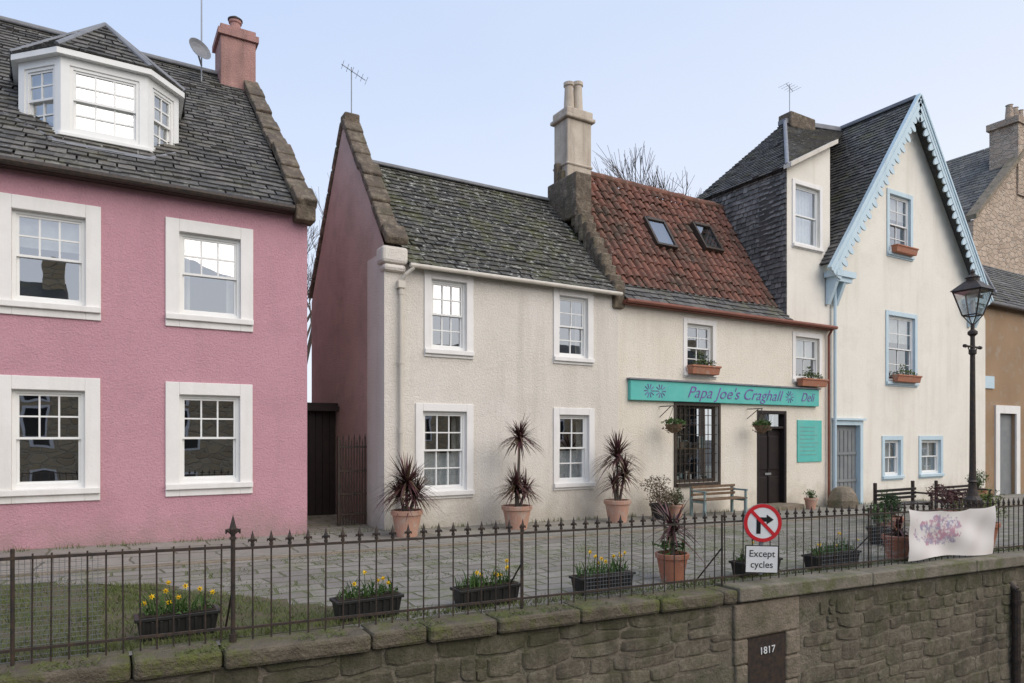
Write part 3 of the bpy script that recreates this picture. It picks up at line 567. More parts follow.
for sgn in (-1,1):
    e=Vector((AX+sgn*4.5,11.7,6.3)); a_=Vector((AX,11.7,AZ+.06)); dr=(a_-e).normalized(); L=(a_-e).length; dn=Vector((-sgn*abs(dr.z),0,-abs(dr.x)))
    def pl(o0,o1,hy):
        g.hexa([e+dn*o0+Vector((0,-hy,0)),e+dn*o0+Vector((0,hy,0)),a_+dn*o0+Vector((0,hy,0)),a_+dn*o0+Vector((0,-hy,0)),e+dn*o1+Vector((0,-hy,0)),e+dn*o1+Vector((0,hy,0)),a_+dn*o1+Vector((0,hy,0)),a_+dn*o1+Vector((0,-hy,0))])
    pl(0,.24,.03); pl(-.07,-.002,.06); pl(.09,.12,.045)
    n=int(L/.24)
    for k in range(n):
        c=e+dr*((k+.5)*L/n)+dn*.245; r=L/n*.44; dep=1.35 if k%2 else 2.6; pts=[]
        for j in range(9):
            an=math.pi*j/8; pts.append(c+dr*(-math.cos(an)*r)+dn*(math.sin(an)*r*dep))
        g.face([p+Vector((0,-.02,0)) for p in pts]); g.face([p+Vector((0,.02,0)) for p in pts])
        for p,q in zip(pts,pts[1:]): g.face([p+Vector((0,-.02,0)),q+Vector((0,-.02,0)),q+Vector((0,.02,0)),p+Vector((0,.02,0))])
    X=AX+sgn*4.25
    g.box(min(X,X-sgn*.9),max(X,X-sgn*.9),11.66,12.07,6.15,6.32); g.box(min(X-sgn*.1,X-sgn*.8),max(X-sgn*.1,X-sgn*.8),11.72,12.07,6.02,6.149)
    for q in (.15,.5): g.hexa([(X-sgn*q-.06,12.0,5.4),(X-sgn*q+.06,12.0,5.4),(X-sgn*q+.06,12.07,5.4),(X-sgn*q-.06,12.07,5.4),(X-sgn*q-.06,11.74,6.02),(X-sgn*q+.06,11.74,6.02),(X-sgn*q+.06,12.07,6.02),(X-sgn*q-.06,12.07,6.02)])
g.done('bargeboards',m_blue,vl)
g=G(); g.cyl((17.98,11.98,6.1),(17.98,11.98,-.3),.045,n=8); g.done('downpipe',m_blue,vl)
# ================================================================= OCHRE HOUSE
oc=empty('ochre_house'); od=(28.7,30.0,-1.2,2.5)
wall('front_wall',27.1,40,-1.6,6.5,12.5,[(od[0],od[1],od[2],od[3])],m_ochre,oc)
g=G(); a,b,_,t=od; g.box(a-.3,a,12.44,12.499,-1.3,t+.3,0);g.box(b,b+.3,12.44,12.499,-1.3,t+.3,0);g.box(a,b,12.44,12.499,t,t+.3,0); g.done('door_surround',m_white,oc)
g=G(); g.box(a,b,12.62,12.66,-1.3,t); g.done('door',m_gdoor,oc)
g=G(); g.face([(27.1,12.5,-1),(27.1,18,-1),(27.1,18,6.5),(27.1,15.5,9.3),(27.1,12.5,6.5)]); g.done('gable_wall',m_ochre,oc)
slates('slate_roof',(27.0,12.3,6.5),(40,12.3,6.5),(40,15.5,9.4),(27.0,15.5,9.4),m_sl3,oc,.3,.24)
g=G(); g.cyl((27.1,12.25,6.45),(40,12.25,6.45),.06,n=8); g.done('gutter',m_black,oc)
g=G(); g.box(27.5,28.3,12.45,12.499,3.4,3.85); g.done('street_name_plate',m_blue,oc)
# ================================================================= STONE HOUSE
sh=empty('sandstone_house'); g=G()
pg=[(42.6,-2),(60,-2),(60,13),(51.5,21.2),(43.0,14.1)]
g.face([(x,20,z) for x,z in pg]); g.face([(42.6,20,-2),(43.0,20,14.1),(43.0,32,14.1),(42.6,32,-2)]); g.done('gable_walls',m_rub2,sh)
slates('slate_roof',(43.0,32,14.1),(43.0,20.2,14.1),(51.5,20.2,21.2),(51.5,32,21.2),m_sl1,sh,.5,.4)
g=G(); g.box(48.2,50.6,19.9,21.5,16.5,20.9);g.box(48.0,50.8,19.8,21.6,20.9,21.3)
for X in (48.7,49.4,50.1): g.lathe((X,20.6,21.3),[(.25,0),(.18,1.0),(.22,1.05)],10)
g.done('chimney',m_rub2,sh)
g=G(); g.beam((42.9,20.1,14.1),(51.5,20.1,21.3),(0,.3,0),(0,0,.3)); g.done('skew_stones',m_pier,sh)
# ================================================================= GROUND, TERRACE, WALL
def yf(X): return 6.05-.0575*(X+.6)
g=G(); g.face([(-600,-600,-3.2),(600,-600,-3.2),(600,900,-3.2),(-600,900,-3.2)]); g.done('ground',m_asph)
g=G(); X0,X1=-14,50
g.face([(X0,yf(X0),gz(X0)-.02),(X1,yf(X1),gz(X1)-.02),(X1,40,gz(X1)-.02),(X0,40,gz(X0)-.02)]); g.done('terrace_paving',m_sett)
g=G(); g.face([(X0,10.1,gz(X0)-.014),(X1,10.1,gz(X1)-.014),(X1,12.3,gz(X1)-.014),(X0,12.3,gz(X0)-.014)]); g.done('flagstone_path',m_flag)
g=G(); g.beam((X0,10.0,gz(X0)-.1),(X1,10.0,gz(X1)-.1),(0,.07,0),(0,0,.10)); g.done('path_edging',m_pier,bevel=.01)
rw=empty('retaining_wall'); g=G()
def yw(X): return yf(X)-.17
g.face([(X0,yw(X0),-3.3),(X1,yw(X1),-3.3),(X1,yw(X1),gz(X1)-.15),(X0,yw(X0),gz(X0)-.15)])
g.done('mortar_face',m_mort,rw)
g=G()
def warp(x,zq): return (x+.05*mn.noise(Vector((x*1.7,zq*2.5,1))), zq+.06*mn.noise(Vector((x*1.1,zq*1.3,7)))+.02*mn.noise(Vector((x*4,zq*4,2))))
z=.3
while z>-2.6:
    h=U(.13,.27); X=-3.5+U(0,.3)
    while X<24:
        L=U(.2,.58)*(1 if h<.2 else 1.2); X2=X+L; mode=R()
        def stone(xa,xb,za,zb_):
            if zb_-za<.035 or (xb>6.28 and xa<7.36): return
            q=.007; cx=(xa+xb)/2; cz=(za+zb_)/2; hx=(xb-xa)/2-q; hz_=(zb_-za)/2-q; ex=U(5,11); c=[]
            for i in range(14):
                a1=2*math.pi*(i+.5)/14+U(-.08,.08); cc,ss=math.cos(a1),math.sin(a1)
                rr=(abs(cc)**ex+abs(ss)**ex)**(-1/ex)*U(.95,1.03)
                c.append(warp(cx+hx*cc*rr,cz+hz_*ss*rr))
            cx,cz=warp(cx,cz); r_=R(); pr=U(0,.016)
            if max(p[1] for p in c)>gz(cx)-.15: 
                if cz>gz(cx)-.17: return
                c=[(p[0],min(p[1],gz(cx)-.165)) for p in c]
            n_=len(c)
            o1=[(x,yw(x)+.01,zq) for x,zq in c]; o2=[(x,yw(x)-.002-pr*.4,zq) for x,zq in c]; k=.9
            tl,tr=U(-.007,.007),U(-.007,.007)
            o3=[(cx+(x-cx)*k,yw(x)-.009-pr+tl*(x-cx)/max(hx,.01)+tr*(zq-cz)/max(hz_,.01),cz+(zq-cz)*k) for x,zq in c]
            for A_,B_ in ((o1,o2),(o2,o3)):
                for i in range(n_): g.face([A_[i],A_[(i+1)%n_],B_[(i+1)%n_],B_[i]],0,r_)
            for i in range(n_): g.face([o3[i],o3[(i+1)%n_],(cx,yw(cx)-.013-pr,cz)],0,r_)
        if mode<.22 and h>.17:
            f=U(.35,.65); stone(X,X2,z-h,z-h*f); stone(X,X2,z-h*f,z)
        elif mode<.34 and h>.2:
            f=U(.35,.6); xm=X+L*f; stone(X,xm,z-h,z); stone(xm,X2,z-h*.5,z); stone(xm,X2,z-h,z-h*.5)
        else: stone(X,X2,z-h,z)
        X=X2+U(.0,.012)
    z-=h
g.done('rubble_stones',m_rst,rw)
g=G(); X=-14.0
while X<6.3:
    L=U(.5,1.3); X2=min(X+L,6.3); k=U(-.015,.015); k2=U(-.02,.02)
    g.hexa([(X,yf(X)-.24+k2,gz(X)-.16),(X2-.012,yf(X2)-.24+k,gz(X2)-.16+k*.4),(X2-.012,yf(X2)+.13,gz(X2)-.16),(X,yf(X)+.13,gz(X)-.16),(X,yf(X)-.25+k2,gz(X)+k*.5),(X2-.012,yf(X2)-.25+k,gz(X2)+k2*.4),(X2-.012,yf(X2)+.13,gz(X2)+k*.5),(X,yf(X)+.13,gz(X)+k*.5)]); X=X2
g.done('coping_stones',m_cop,rw,bevel=.035)
g=G(); X=6.3
while X<40:
    X2=X+2.4; g.hexa([(X,yf(X)-.27,gz(X)-.15),(X2-.01,yf(X2)-.27,gz(X2)-.15),(X2-.01,yf(X2)+.13,gz(X2)-.15),(X,yf(X)+.13,gz(X)-.15),(X,yf(X)-.27,gz(X)+.02),(X2-.01,yf(X2)-.27,gz(X2)+.02),(X2-.01,yf(X2)+.13,gz(X2)+.02),(X,yf(X)+.13,gz(X)+.02)]); X=X2
g.done('concrete_coping',m_copc,rw,bevel=.02)
g=G(); zq=-.725
while zq>-3.2:
    h=U(.24,.34)
    for (a,b) in ((6.28,6.5),(7.14,7.36)):
        q=U(-.05,.05); g.hexa([(a+q*(a<7),yw(a)-.04,zq-h+.01),(b+q*(a>7),yw(b)-.04,zq-h+.01),(b+q*(a>7),yw(b)+.1,zq-h+.01),(a+q*(a<7),yw(a)+.1,zq-h+.01),(a+q*(a<7),yw(a)-.04,zq),(b+q*(a>7),yw(b)-.04,zq),(b+q*(a>7),yw(b)+.1,zq),(a+q*(a<7),yw(a)+.1,zq)])
    zq-=h
g.hexa([(6.28,yw(6.28)-.05,-.72),(7.36,yw(7.36)-.05,-.72),(7.36,yw(7.36)+.1,-.72),(6.28,yw(6.28)+.1,-.72),(6.28,yw(6.28)-.05,-.31),(7.36,yw(7.36)-.05,-.31),(7.36,yw(7.36)+.1,-.31),(6.28,yw(6.28)+.1,-.31)])
g.done('door_dressings',m_pier,rw,bevel=.025)
g=G(); g.hexa([(6.5,yw(6.5)-.02,-3.2),(7.14,yw(7.14)-.02,-3.2),(7.14,yw(7.14)+.1,-3.2),(6.5,yw(6.5)+.1,-3.2),(6.5,yw(6.5)-.02,-.74),(7.14,yw(7.14)-.02,-.74),(7.14,yw(7.14)+.1,-.74),(6.5,yw(6.5)+.1,-.74)]); g.done('iron_door',m_black,rw)
text("1817",(6.82,yw(6.82)-.03,-.91),.12,m_swhite,rw,'date_numerals',rot=(math.pi/2,0,-.0575),sx=1.1)
g=G(); Xp=12.2; g.cyl((Xp,yw(Xp)-.08,-.75),(Xp,yw(Xp)-.08,-3.2),.06,n=10); g.cyl((Xp,yw(Xp)-.08,-.75),(Xp,yw(Xp)+.05,-.65),.06,n=10)
for z in (-.9,-1.8,-2.7): g.cyl((Xp,yw(Xp)-.08,z),(Xp,yw(Xp)-.08,z-.07),.075,n=10)
g.done('drainpipe',m_black,rw)
# ================================================================= FENCE
fc=empty('iron_railings'); g=G()
def fp(X,z=0,dy=0): return (X,yf(X)+dy,gz(X)+z)
def finial(g,X,z,s_=1.0):
    g.cyl(fp(X,z),fp(X,z+.05*s_),.008*s_,.02*s_,n=6,cap=False); g.cyl(fp(X,z+.05*s_),fp(X,z+.13*s_),.02*s_,.001,n=6,cap=False)
    for sg in (-1,1):
        g.cyl(fp(X,z+.02*s_),fp(X+sg*.03*s_,z+.05*s_),.007*s_,.010*s_,n=5); g.cyl(fp(X+sg*.03*s_,z+.05*s_),fp(X+sg*.036*s_,z+.025*s_),.010*s_,.004*s_,n=5)
    g.cyl(fp(X,z-.01),fp(X,z+.012),.018*s_,n=6)
def rail(g,Xa_,Xb_,z,h,hw):
    a=fp(Xa_,z);b=fp(Xb_,z); g.beam(a,b,(0,hw,0),(0,0,h))
XP=.92
X=-4.0
while X<XP-.05:
    g.cyl(fp(X+U(-.004,.004),0),fp(X+U(-.006,.006),.80),.0065,n=6); X+=.115
rail(g,-4,XP,.76,.022,.013); rail(g,-4,XP,.10,.02,.011)
for X in (-3.2,-1.9,-.55): g.cyl(fp(X,0),fp(X,.84),.014,n=8)
X=XP+.15
while X<24:
    g.cyl(fp(X+U(-.004,.004),0),fp(X,.78),.007,n=6); finial(g,X,.78,.9); X+=.15+U(-.005,.005)
rail(g,XP,24,.745,.020,.013); rail(g,XP,24,.09,.02,.011)
for X in (XP,3.6,6.3,9.0,11.7,14.4,17.0): 
    g.cyl(fp(X,0),fp(X,.84),.012,n=8); g.cyl(fp(X,.45),fp(X,.0,.4),.009,n=6)
    if X==XP: g.cyl(fp(X,0),fp(X,.06),.03,n=8); g.cyl(fp(X,.0),fp(X,.86),.018,n=8); finial(g,X,.84,1.5)
g.done('railings',m_black,fc)
g=G()
def meshpanel(Xa_,Xb_,z0,z1,dy,st=.05):
    X=Xa_
    while X<Xb_: g.cyl(fp(X,z0,dy),fp(X,z1,dy),.0018,n=3,cap=False); X+=st
    z=z0
    while z<z1: g.cyl(fp(Xa_,z,dy),fp(Xb_,z,dy),.0018,n=3,cap=False); z+=st
meshpanel(-3,.0,.02,.78,.03,.035); meshpanel(8.1,9.6,.02,.75,.03); meshpanel(4.4,5.4,.02,.3,.06,.04)
g.done('wire_mesh',m_galv,fc)
def trough(x0,x1,y,nf=7):
    p=empty('flower_trough'); z=gz((x0+x1)/2)-.015; g=G()
    def ring(k,zz,dd): return [(x0+k,y-dd,zz),(x1-k,y-dd,zz),(x1-k,y+dd,zz),(x0+k,y+dd,zz)]
    g.hexa(ring(.03,z,.08)+ring(0,z+.19,.1)); g.hexa(ring(-.015,z+.17,.115)+ring(-.015,z+.2,.115))
    for k in range(9): X=x0+.05+(x1-x0-.1)*k/8; g.hexa([(X-.012,y-.094,z+.02),(X+.012,y-.094,z+.02),(X+.012,y-.07,z+.02),(X-.012,y-.07,z+.02),(X-.012,y-.108,z+.165),(X+.012,y-.108,z+.165),(X+.012,y-.09,z+.165),(X-.012,y-.09,z+.165)])
    g.done('trough_box',m_bplas,p,bevel=.005)
    g=G(); g.box(x0+.02,x1-.02,y-.09,y+.09,z+.19,z+.206); g.done('soil',m_soil,p)
    g=G()
    for _ in range(int((x1-x0)*120)):
        X=U(x0+.03,x1-.03);Yq=y+U(-.08,.08);h=U(.06,.2);dx=U(-.09,.09);dy=U(-.07,.07);w_=.006; an=U(0,3.14); cx,cy=math.cos(an)*w_,math.sin(an)*w_
        b=Vector((X,Yq,z+.2));m_=b+Vector((dx*.4,dy*.4,h*.65));t=b+Vector((dx,dy,h))
        g.face([b-Vector((cx,cy,0)),b+Vector((cx,cy,0)),m_+Vector((cx,cy,0)),m_-Vector((cx,cy,0))],0); g.face([m_-Vector((cx,cy,0)),m_+Vector((cx,cy,0)),t],0)
    leafmass(g,((x0+x1)/2,y,z+.23),((x1-x0)/2,.1,.05),int(220*(x1-x0)),.045,0)
    for _ in range(nf):
        X=U(x0+.05,x1-.05);Yq=y+U(-.07,.07);h=U(.08,.26); b=Vector((X,Yq,z+.2)); c=b+Vector((U(-.06,.06),-.02,h)); g.cyl(b,c,.003,n=4,mi=0)
        f=Vector((U(-.9,.9),-1,U(-.3,.5))).normalized(); u_=f.orthogonal().normalized(); v_=f.cross(u_)
        for k in range(6):
            a1=k*math.pi/3; d1=u_*math.cos(a1)+v_*math.sin(a1); e1=u_*math.cos(a1+.5)+v_*math.sin(a1+.5); e2=u_*math.cos(a1-.5)+v_*math.sin(a1-.5)
            g.face([c,c+e1*.014,c+d1*.028,c+e2*.014],1)
        g.cyl(c,c+f*.02,.006,.010,n=7,mi=1,cap=False)
    g.done('daffodils',[m_leafg,m_yel],p)
for x0,x1,y,nf in ((.24,.86,6.4,9),(1.84,2.47,6.25,5),(3.05,3.75,6.17,8),(4.5,5.26,6.12,10),(6.95,7.7,6.0,7),(8.28,9.3,5.9,7)): trough(x0,x1,y,nf)
def pot(par,c,r,h,mat):
    g=G(); g.lathe(c,[(0,0),(r*.68,0),(r*.93,h*.8),(r*.93,h*.82),(r*1.03,h*.83),(r*1.05,h*.98),(r*1.0,h),(r*.9,h),(r*.86,h*.88)],28); g.done('pot',mat,par)
    g=G(); g.lathe((c[0],c[1],c[2]+h*.88),[(0,0.02),(r*.87,0)],20); g.done('soil',m_soil,par)
def spiky(g,c,L,n,mi=0,droop=.7,w0=.015,up=-.25):
    for _ in range(n):
        az=U(0,2*math.pi); el=math.asin(U(up,1)); l_=L*U(.6,1.12); d0=Vector((math.cos(az)*math.cos(el),math.sin(az)*math.cos(el),math.sin(el)))
        sd_=Vector((-math.sin(az),math.cos(az),0)); p=Vector(c)+Vector((0,0,U(-.08,.08))); S=5; pts=[]; dr=droop*U(.4,1.5)
        for k in range(S+1):
            t=k/S; q=p+d0*(l_*t)+Vector((0,0,-dr*l_*t*t*math.cos(el)*.6)); w_=w0*(1-t**2.2)+.0015; w_*= (.5+t*1.6 if t<.3 else 1); pts.append((q-sd_*w_,q+sd_*w_))
        m_=mi+(1 if R()<.3 else 0)
        for (a,b),(c2,d2) in zip(pts,pts[1:]): g.face([a,b,d2,c2],m_)
def cordyline(X,Y,r,h,heads,mat,bush=None):
    p=empty('potted_cordyline'); z=gz(X)-.01; pot(p,(X,Y,z),r,h,mat); g=G()
    for (dx,hz_,L,n) in heads:
        g.cyl((X+dx*.3,Y,z+h*.85),(X+dx,Y,z+hz_),.035,.025,n=7,mi=2); spiky(g,(X+dx,Y,z+hz_),L,n,0)
    if bush: leafmass(g,(X,Y,z+h+bush[0]),(bush[1],bush[1],bush[0]),bush[2],.09,3)
    g.done('spiky_leaves',[m_cord,m_cord2,m_bark,m_leafg],p)
cordyline(4.58,11.2,.27,.46,[(0,.9,.68,230),(.15,.7,.58,120),(-.12,.72,.5,80)],m_terral)
cordyline(6.9,11.3,.29,.45,[(.06,1.75,.56,220),(-.02,.80,.52,230),(.2,.75,.45,110)],m_terral)
cordyline(9.45,11.35,.28,.48,[(0,1.4,.66,220),(.18,1.0,.55,140),(-.1,.8,.45,80)],m_terral)
cordyline(6.03,6.2,.2,.34,[(0,.62,.5,95)],m_terra,bush=(.08,.2,60))
cordyline(10.3,5.85,.2,.36,[(0,.42,.34,50),(.1,.42,.28,30)],m_terra)
def shrub(X,Y,r,h,rx,rz,n,mat,pm,size=.07,name='potted_shrub'):
    p=empty(name); z=gz(X)-.01; pot(p,(X,Y,z),r,h,pm); g=G()
    for k in range(9):
        cx=X+U(-.5,.5)*rx;cy=Y+U(-.5,.5)*rx;cz=z+h+rz*U(.3,1.4); g.cyl((X,Y,z+h*.8),(cx,cy,cz),.012,.005,n=5,mi=1); leafmass(g,(cx,cy,cz),(rx*.55,rx*.55,rz*.5),n//9,size,0,.7)
    g.done('foliage',[mat,m_bark],p)
shrub(10.75,11.45,.22,.35,.5,.35,1100,m_dry,m_bplas,.06)
shrub(11.3,11.5,.18,.3,.25,.2,350,m_conif,m_terral,.06)
shrub(13.05,5.95,.27,.42,.38,.33,1200,m_leafy,m_terra,.05)
shrub(12.6,7.3,.25,.4,.3,.35,1100,m_conif,m_terra,.045)
shrub(11.6,6.9,.2,.3,.22,.22,400,m_leafg,m_bplas,.06)
shrub(15.3,7.6,.25,.4,.5,.3,800,m_leafr,m_terra,.07)
shrub(16.35,11.6,.17,.3,.2,.14,250,m_leafg,m_terral,.05)
shrub(24.6,11.3,.25,.4,.4,.4,600,m_leafg,m_terra,.07)
g=G(); g.lathe((17.7,11.55,gz(17.7)-.02),[(.36,0),(.38,.2),(.33,.42),(.2,.56),(0,.6)],14)
g.v=[(x+.03*math.sin(z*17+x*9),y+.03*math.sin(x*13),z+.03*math.sin(x*11+y*7)) for x,y,z in g.v]; g.done('boulder',m_pier,None,smooth=True)
def bench(name,x0,x1,y,mat,hs=.42,hb=.78,slat=m_wood):
    p=empty(name); z=gz((x0+x1)/2); g=G()
    for X in (x0+.05,x1-.05):
        g.box(X-.03,X+.03,y-.25,y-.19,z,z+hs-.03);g.box(X-.03,X+.03,y+.17,y+.23,z,z+hb);g.box(X-.028,X+.028,y-.19,y+.17,z+hs-.09,z+hs-.03); g.box(X-.03,X+.03,y-.27,y+.168,z+hs+.16,z+hs+.2); g.box(X-.025,X+.025,y-.24,y-.2,z+hs-.029,z+hs+.159)
    g.done('frame',mat,p,bevel=.006)
    g=G()
    for k in range(4): g.box(x0,x1,y-.24+k*.1,y-.16+k*.1,z+hs-.028,z+hs)
    for k in range(3): g.box(x0,x1,y+.145,y+.168,z+hs+.06+k*.09,z+hs+.12+k*.09)
    g.done('slats',slat,p,bevel=.004)
bench('garden_bench',12.0,13.5,11.55,m_tealb,.4,.68,m_wood)
bench('garden_bench',14.6,16.2,8.6,m_black,.45,.9,m_ddoor)
bench('garden_bench',17.5,19.3,8.8,m_black,.45,.9,m_ddoor)
# ================================================================= traffic sign
ts=empty('traffic_sign'); g=G(); ts.location=(6.78,5.46,.61); ts.rotation_euler=(0,math.radians(1.5),math.radians(-30))
def disc(g,r,y,n=40,mi=0,r0=0):
    for k in range(n):
        a=2*math.pi*k/n;b=2*math.pi*(k+1)/n
        if r0: g.face([(r0*math.cos(a),y,r0*math.sin(a)),(r*math.cos(a),y,r*math.sin(a)),(r*math.cos(b),y,r*math.sin(b)),(r0*math.cos(b),y,r0*math.sin(b))],mi)
        else: g.face([(0,y,0),(r*math.cos(a),y,r*math.sin(a)),(r*math.cos(b),y,r*math.sin(b))],mi)
g.cyl((0,-.004,0),(0,.004,0),.232,n=40,mi=3); disc(g,.228,-.006,mi=0); disc(g,.228,-.009,mi=1,r0=.185)
def strip(pts,w_,y,mi):
    for (a,b) in zip(pts,pts[1:]):
        dx,dz=b[0]-a[0],b[1]-a[1];L=math.hypot(dx,dz);nx_,nz_=-dz/L*w_,dx/L*w_
        g.face([(a[0]+nx_,y,a[1]+nz_),(a[0]-nx_,y,a[1]-nz_),(b[0]-nx_,y,b[1]-nz_),(b[0]+nx_,y,b[1]+nz_)],mi)
strip([(-.05,-.13),(-.05,.03)],.026,-.009,2); strip([(-.076,.042),(.045,.042)],.026,-.0095,2); g.face([(.045,-.009,-.018),(.13,-.009,.042),(.045,-.009,.102)],2)
strip([(-.135,.135),(.135,-.135)],.02,-.012,1)
g.box(-.20,.20,-.004,.004,-.60,-.27,2); g.box(-.19,.19,-.007,-.0045,-.59,-.28,0)
g.cyl((0,.03,.2),(0,.03,-.62),.025,n=10,mi=3); g.box(-.04,.04,.004,.05,-.05,-.02,3); g.box(-.04,.04,.004,.05,-.4,-.37,3)
g.done('sign_faces',[m_swhite,m_red,m_sblack,m_galv],ts)
text("Except",(0,-.009,-.37),.115,m_sblack,ts,'plate_text_top',ext=.001); text("cycles",(0,-.009,-.50),.115,m_sblack,ts,'plate_text_bottom',ext=.001)
# ================================================================= banner
m,t,p=newmat('banner_print'); v=pos(t)
n1=noise(t,v,6,6,.6); c=mix(t,mr(t,n1,.44,.56),(.45,.2,.28),(.28,.25,.38)); c=mix(t,mr(t,noise(t,v,9,6,.7),.50,.58),c,(.7,.64,.62)); sx=nd(t,'ShaderNodeSeparateXYZ'); t.links.new(v,sx.inputs[0])
dx_=mul(t,mul(t,sx.outputs[0],-10.5,'ADD'),1.3); dz_=mul(t,mul(t,sx.outputs[2],-.26,'ADD'),3.8)
dd=mul(t,mul(t,dx_,dx_),mul(t,dz_,dz_),'ADD'); msk=mr(t,mul(t,dd,mr(t,noise(t,v,5,6,.7),.3,.7,-.7,.7),'ADD'),.35,.5,.85,0)
c=mix(t,msk,(.72,.68,.65),c); t.links.new(c,p.inputs['Base Color']); p.inputs['Roughness'].default_value=.7; m_ban=m
bn=empty('banner'); g=G(); N1,N2=60,22
def bp(i,j):
    u=i/N1;v_=j/N2; X=9.78+2.2*u; top=.80-.05*math.sin(math.pi*u)-.02*abs(math.sin(u*9)); bot=.06+.03*math.sin(u*5)
    z=gz(X)+bot*(1-v_)+top*v_
    return (X,yf(X)-.06-.03*math.sin(u*11+v_*3)*(1-v_*.5)-.008*math.sin(u*23-v_*6)-.01*math.sin(u*7+v_*9),z)
for i in range(N1):
    for j in range(N2): g.face([bp(i,j),bp(i+1,j),bp(i+1,j+1),bp(i,j+1)])
g.done('banner_cloth',m_ban,bn,smooth=True)
# ================================================================= street lamp
lp=empty('street_lamp'); X,Y=12.55,5.85; z=gz(X); g=G()
g.lathe((X,Y,z),[(.17,0),(.17,.08),(.12,.1),(.12,.75),(.14,.78),(.14,.82),(.09,.88),(.065,1.0),(.06,1.1),(.08,1.12),(.06,1.15),(.05,1.3),(.038,3.25),(.06,3.27),(.06,3.33),(.038,3.35),(.034,3.56),(.075,3.60),(.075,3.64),(.03,3.68),(.03,3.78)],14)
g.cyl((X-.22,Y,3.15),(X+.22,Y,3.15),.018,n=8)
for sg in (-1,1): g.cyl((X+sg*.22,Y,3.15),(X+sg*.27,Y,3.15),.03,n=8); g.cyl((X+sg*.03,Y,2.98),(X+sg*.15,Y,3.14),.01,n=6)
b0,t0,zb_,zt_=.11,.21,3.68,4.08
cb=[(X+sx_*b0,Y+sy*b0,zb_) for sx_,sy in ((-1,-1),(1,-1),(1,1),(-1,1))]; ct=[(X+sx_*t0,Y+sy*t0,zt_) for sx_,sy in ((-1,-1),(1,-1),(1,1),(-1,1))]
for k in range(4):
    g.cyl(cb[k],ct[k],.012,n=6); g.cyl(cb[k],cb[(k+1)%4],.012,n=6); g.cyl(ct[k],ct[(k+1)%4],.016,n=6); g.cyl(cb[k],(X,Y,3.5),.009,n=5)
e=.245; r2=.09
A_=[(X+a*e,Y+b*e,zt_+.01) for a,b in ((-1,-1),(1,-1),(1,1),(-1,1))]; B_=[(X+a*r2,Y+b*r2,zt_+.17) for a,b in ((-1,-1),(1,-1),(1,1),(-1,1))]; g.hexa(A_+B_)
g.lathe((X,Y,zt_+.17),[(.10,0),(.10,.05),(.12,.06),(.03,.12),(.03,.14),(.04,.16),(.0,.22)],10)
g.done('post_and_lantern_frame',m_black,lp)
g=G()
for k in range(4): g.face([cb[k],cb[(k+1)%4],ct[(k+1)%4],ct[k]])
g.done('lantern_panes',m_lampg,lp)
g=G(); g.lathe((X,Y,3.72),[(.03,0),(.04,.1),(.03,.2),(0,.22)],8); g.done('bulb_holder',m_swhite,lp)
def tree(X,Y,z,H,name,seed,spread=.5,depth=6):
    random.seed(seed); g=G()
    def br(p,d,l_,r,k):
        q=p+d*l_; g.cyl(p,q,r,r*.7,n=5 if k>2 else 3,cap=False)
        if k==0: return
        for _ in range(3 if k>1 else 4):
            nd_=(d+Vector((U(-1,1),U(-1,1),U(-.25,.7)))*spread).normalized(); br(p.lerp(q,U(.55,1)),nd_,l_*U(.62,.82),r*.6,k-1)
    br(Vector((X,Y,z)),Vector((0,0,1)),H*.3,H*.013,depth); g.done(name,m_bark)
tree(25,25.5,-.5,19.5,'bare_tree',3); tree(6.1,25,0,11,'bare_tree',5); tree(28.5,27,-.5,17,'bare_tree',9)
random.seed(21)
g=G(); gp=[(-8,6.22),(2.3,6.05),(1.9,6.9),(.6,8.6),(-.6,9.4),(-8,9.7)]
ring=[]
for a,b in zip(gp,gp[1:]+gp[:1]):
    for k in range(14): t=k/14; ring.append((a[0]+(b[0]-a[0])*t+U(-.1,.1),a[1]+(b[1]-a[1])*t+U(-.09,.09)))
ring=[(x,max(y,yf(x)+.14)) for x,y in ring]
g.face([(x,y,gz(x)-.014) for x,y in ring]); g.done('lawn',m_lawn)
def inpoly(x,y):
    c=False;n=len(gp)
    for i in range(n):
        x1,y1=gp[i];x2,y2=gp[(i+1)%n]
        if (y1>y)!=(y2>y) and x<(x2-x1)*(y-y1)/(y2-y1)+x1: c=not c
    return c
g=G(); cnt=0
def blade(X,Y,h,z0=-.02):
    an=U(0,6.28);w_=.005;dx,dy=U(-.04,.04),U(-.04,.04);z=gz(X)+z0
    g.face([(X-math.cos(an)*w_,Y-math.sin(an)*w_,z),(X+math.cos(an)*w_,Y+math.sin(an)*w_,z),(X+dx,Y+dy,z+h)],0,R())
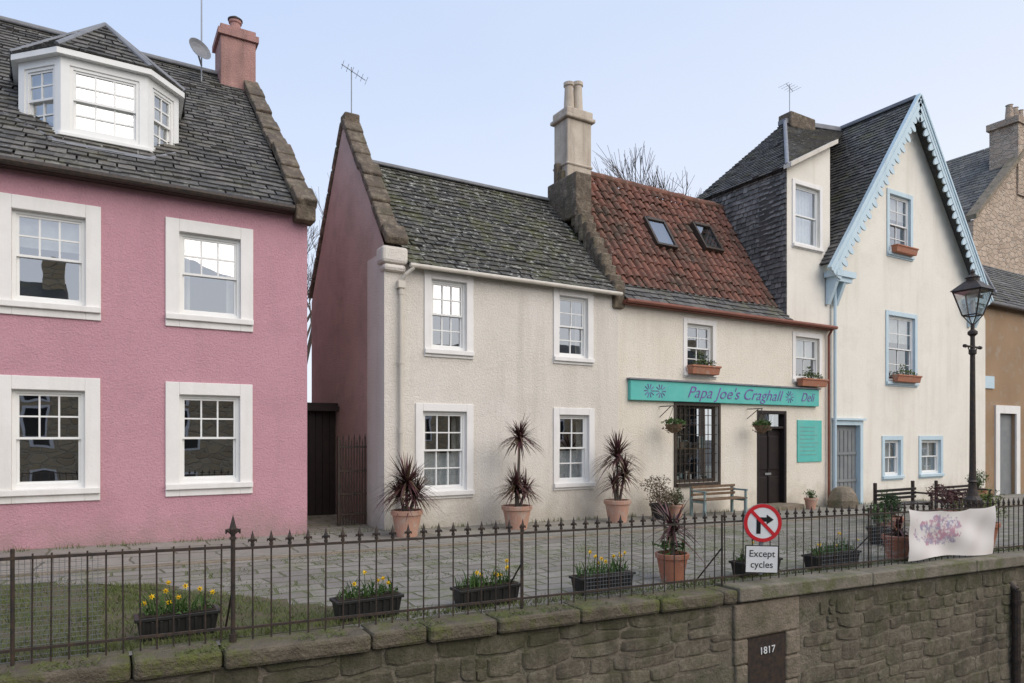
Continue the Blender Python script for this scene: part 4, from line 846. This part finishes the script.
while cnt<15000:
    X=U(-3,2.4);Y=U(6.1,9.6)
    if inpoly(X,Y) and mn.noise(Vector((X*1.5,Y*1.5,0)))>U(-.45,.35): blade(X,Y,U(.02,.07)); cnt+=1
for _ in range(5500): X=U(-3,14); blade(X,yf(X)+.15+abs(random.gauss(0,.12)),U(.02,.08))
for _ in range(2500):
    X=U(-1.5,24)
    if mn.noise(Vector((X*1.8,0,3)))>-.1: blade(X,12.08-abs(random.gauss(0,.06)),U(.02,.12))
for _ in range(9000):
    X=U(-1,12);Y=U(6.3,9.9)
    if mn.noise(Vector((X*1.2,Y*1.2,5)))>.06: blade(X,Y,U(.01,.04))
for _ in range(5000):
    X=U(-3,12); q=mn.noise(Vector((X*2.2,1,9)))
    if q>.05: blade(X,yf(X)-.24+abs(random.gauss(0,.1)),U(.01,.03),0)
g.done('grass_tufts',m_grass)
# ================================================================= opposite side (seen in reflections)
random.seed(4); X=-34
while X<75:
    Wd=U(7,11); H=U(4.2,6.2); Rz=H+U(2.4,3.2); oh=empty('opposite_house'); g=G(); yb=-15
    g.box(X,X+Wd,yb-7,yb,-3.2,H); g.done('walls',m_opp,oh)
    g=G(); g.face([(X,yb+.2,H-.1),(X+Wd,yb+.2,H-.1),(X+Wd,yb-3.5,Rz),(X,yb-3.5,Rz)]); g.face([(X,yb-7,H),(X+Wd,yb-7,H),(X+Wd,yb-3.5,Rz),(X,yb-3.5,Rz)]); g.face([(X,yb,H),(X,yb-7,H),(X,yb-3.5,Rz)]); g.face([(X+Wd,yb,H),(X+Wd,yb-7,H),(X+Wd,yb-3.5,Rz)]); g.done('roof',m_sl3,oh)
    g=G(); g.box(X+Wd-1,X+Wd-.05,yb-3.9,yb-3.0,Rz-.5,Rz+1.3); g.done('chimney',m_opp,oh)
    g=G()
    for k in range(3):
        for zf in (-1.6,1.2,3.0):
            if zf+1.4<H: xx=X+Wd*(k+.5)/3; g.box(xx-.55,xx+.55,yb,yb+.03,zf-.1,zf+1.5,0); g.box(xx-.42,xx+.42,yb+.031,yb+.04,zf,zf+1.38,1)
    g.done('windows',[m_white,m_dark],oh); X+=Wd+(U(0,1.5) if R()<.4 else 0)
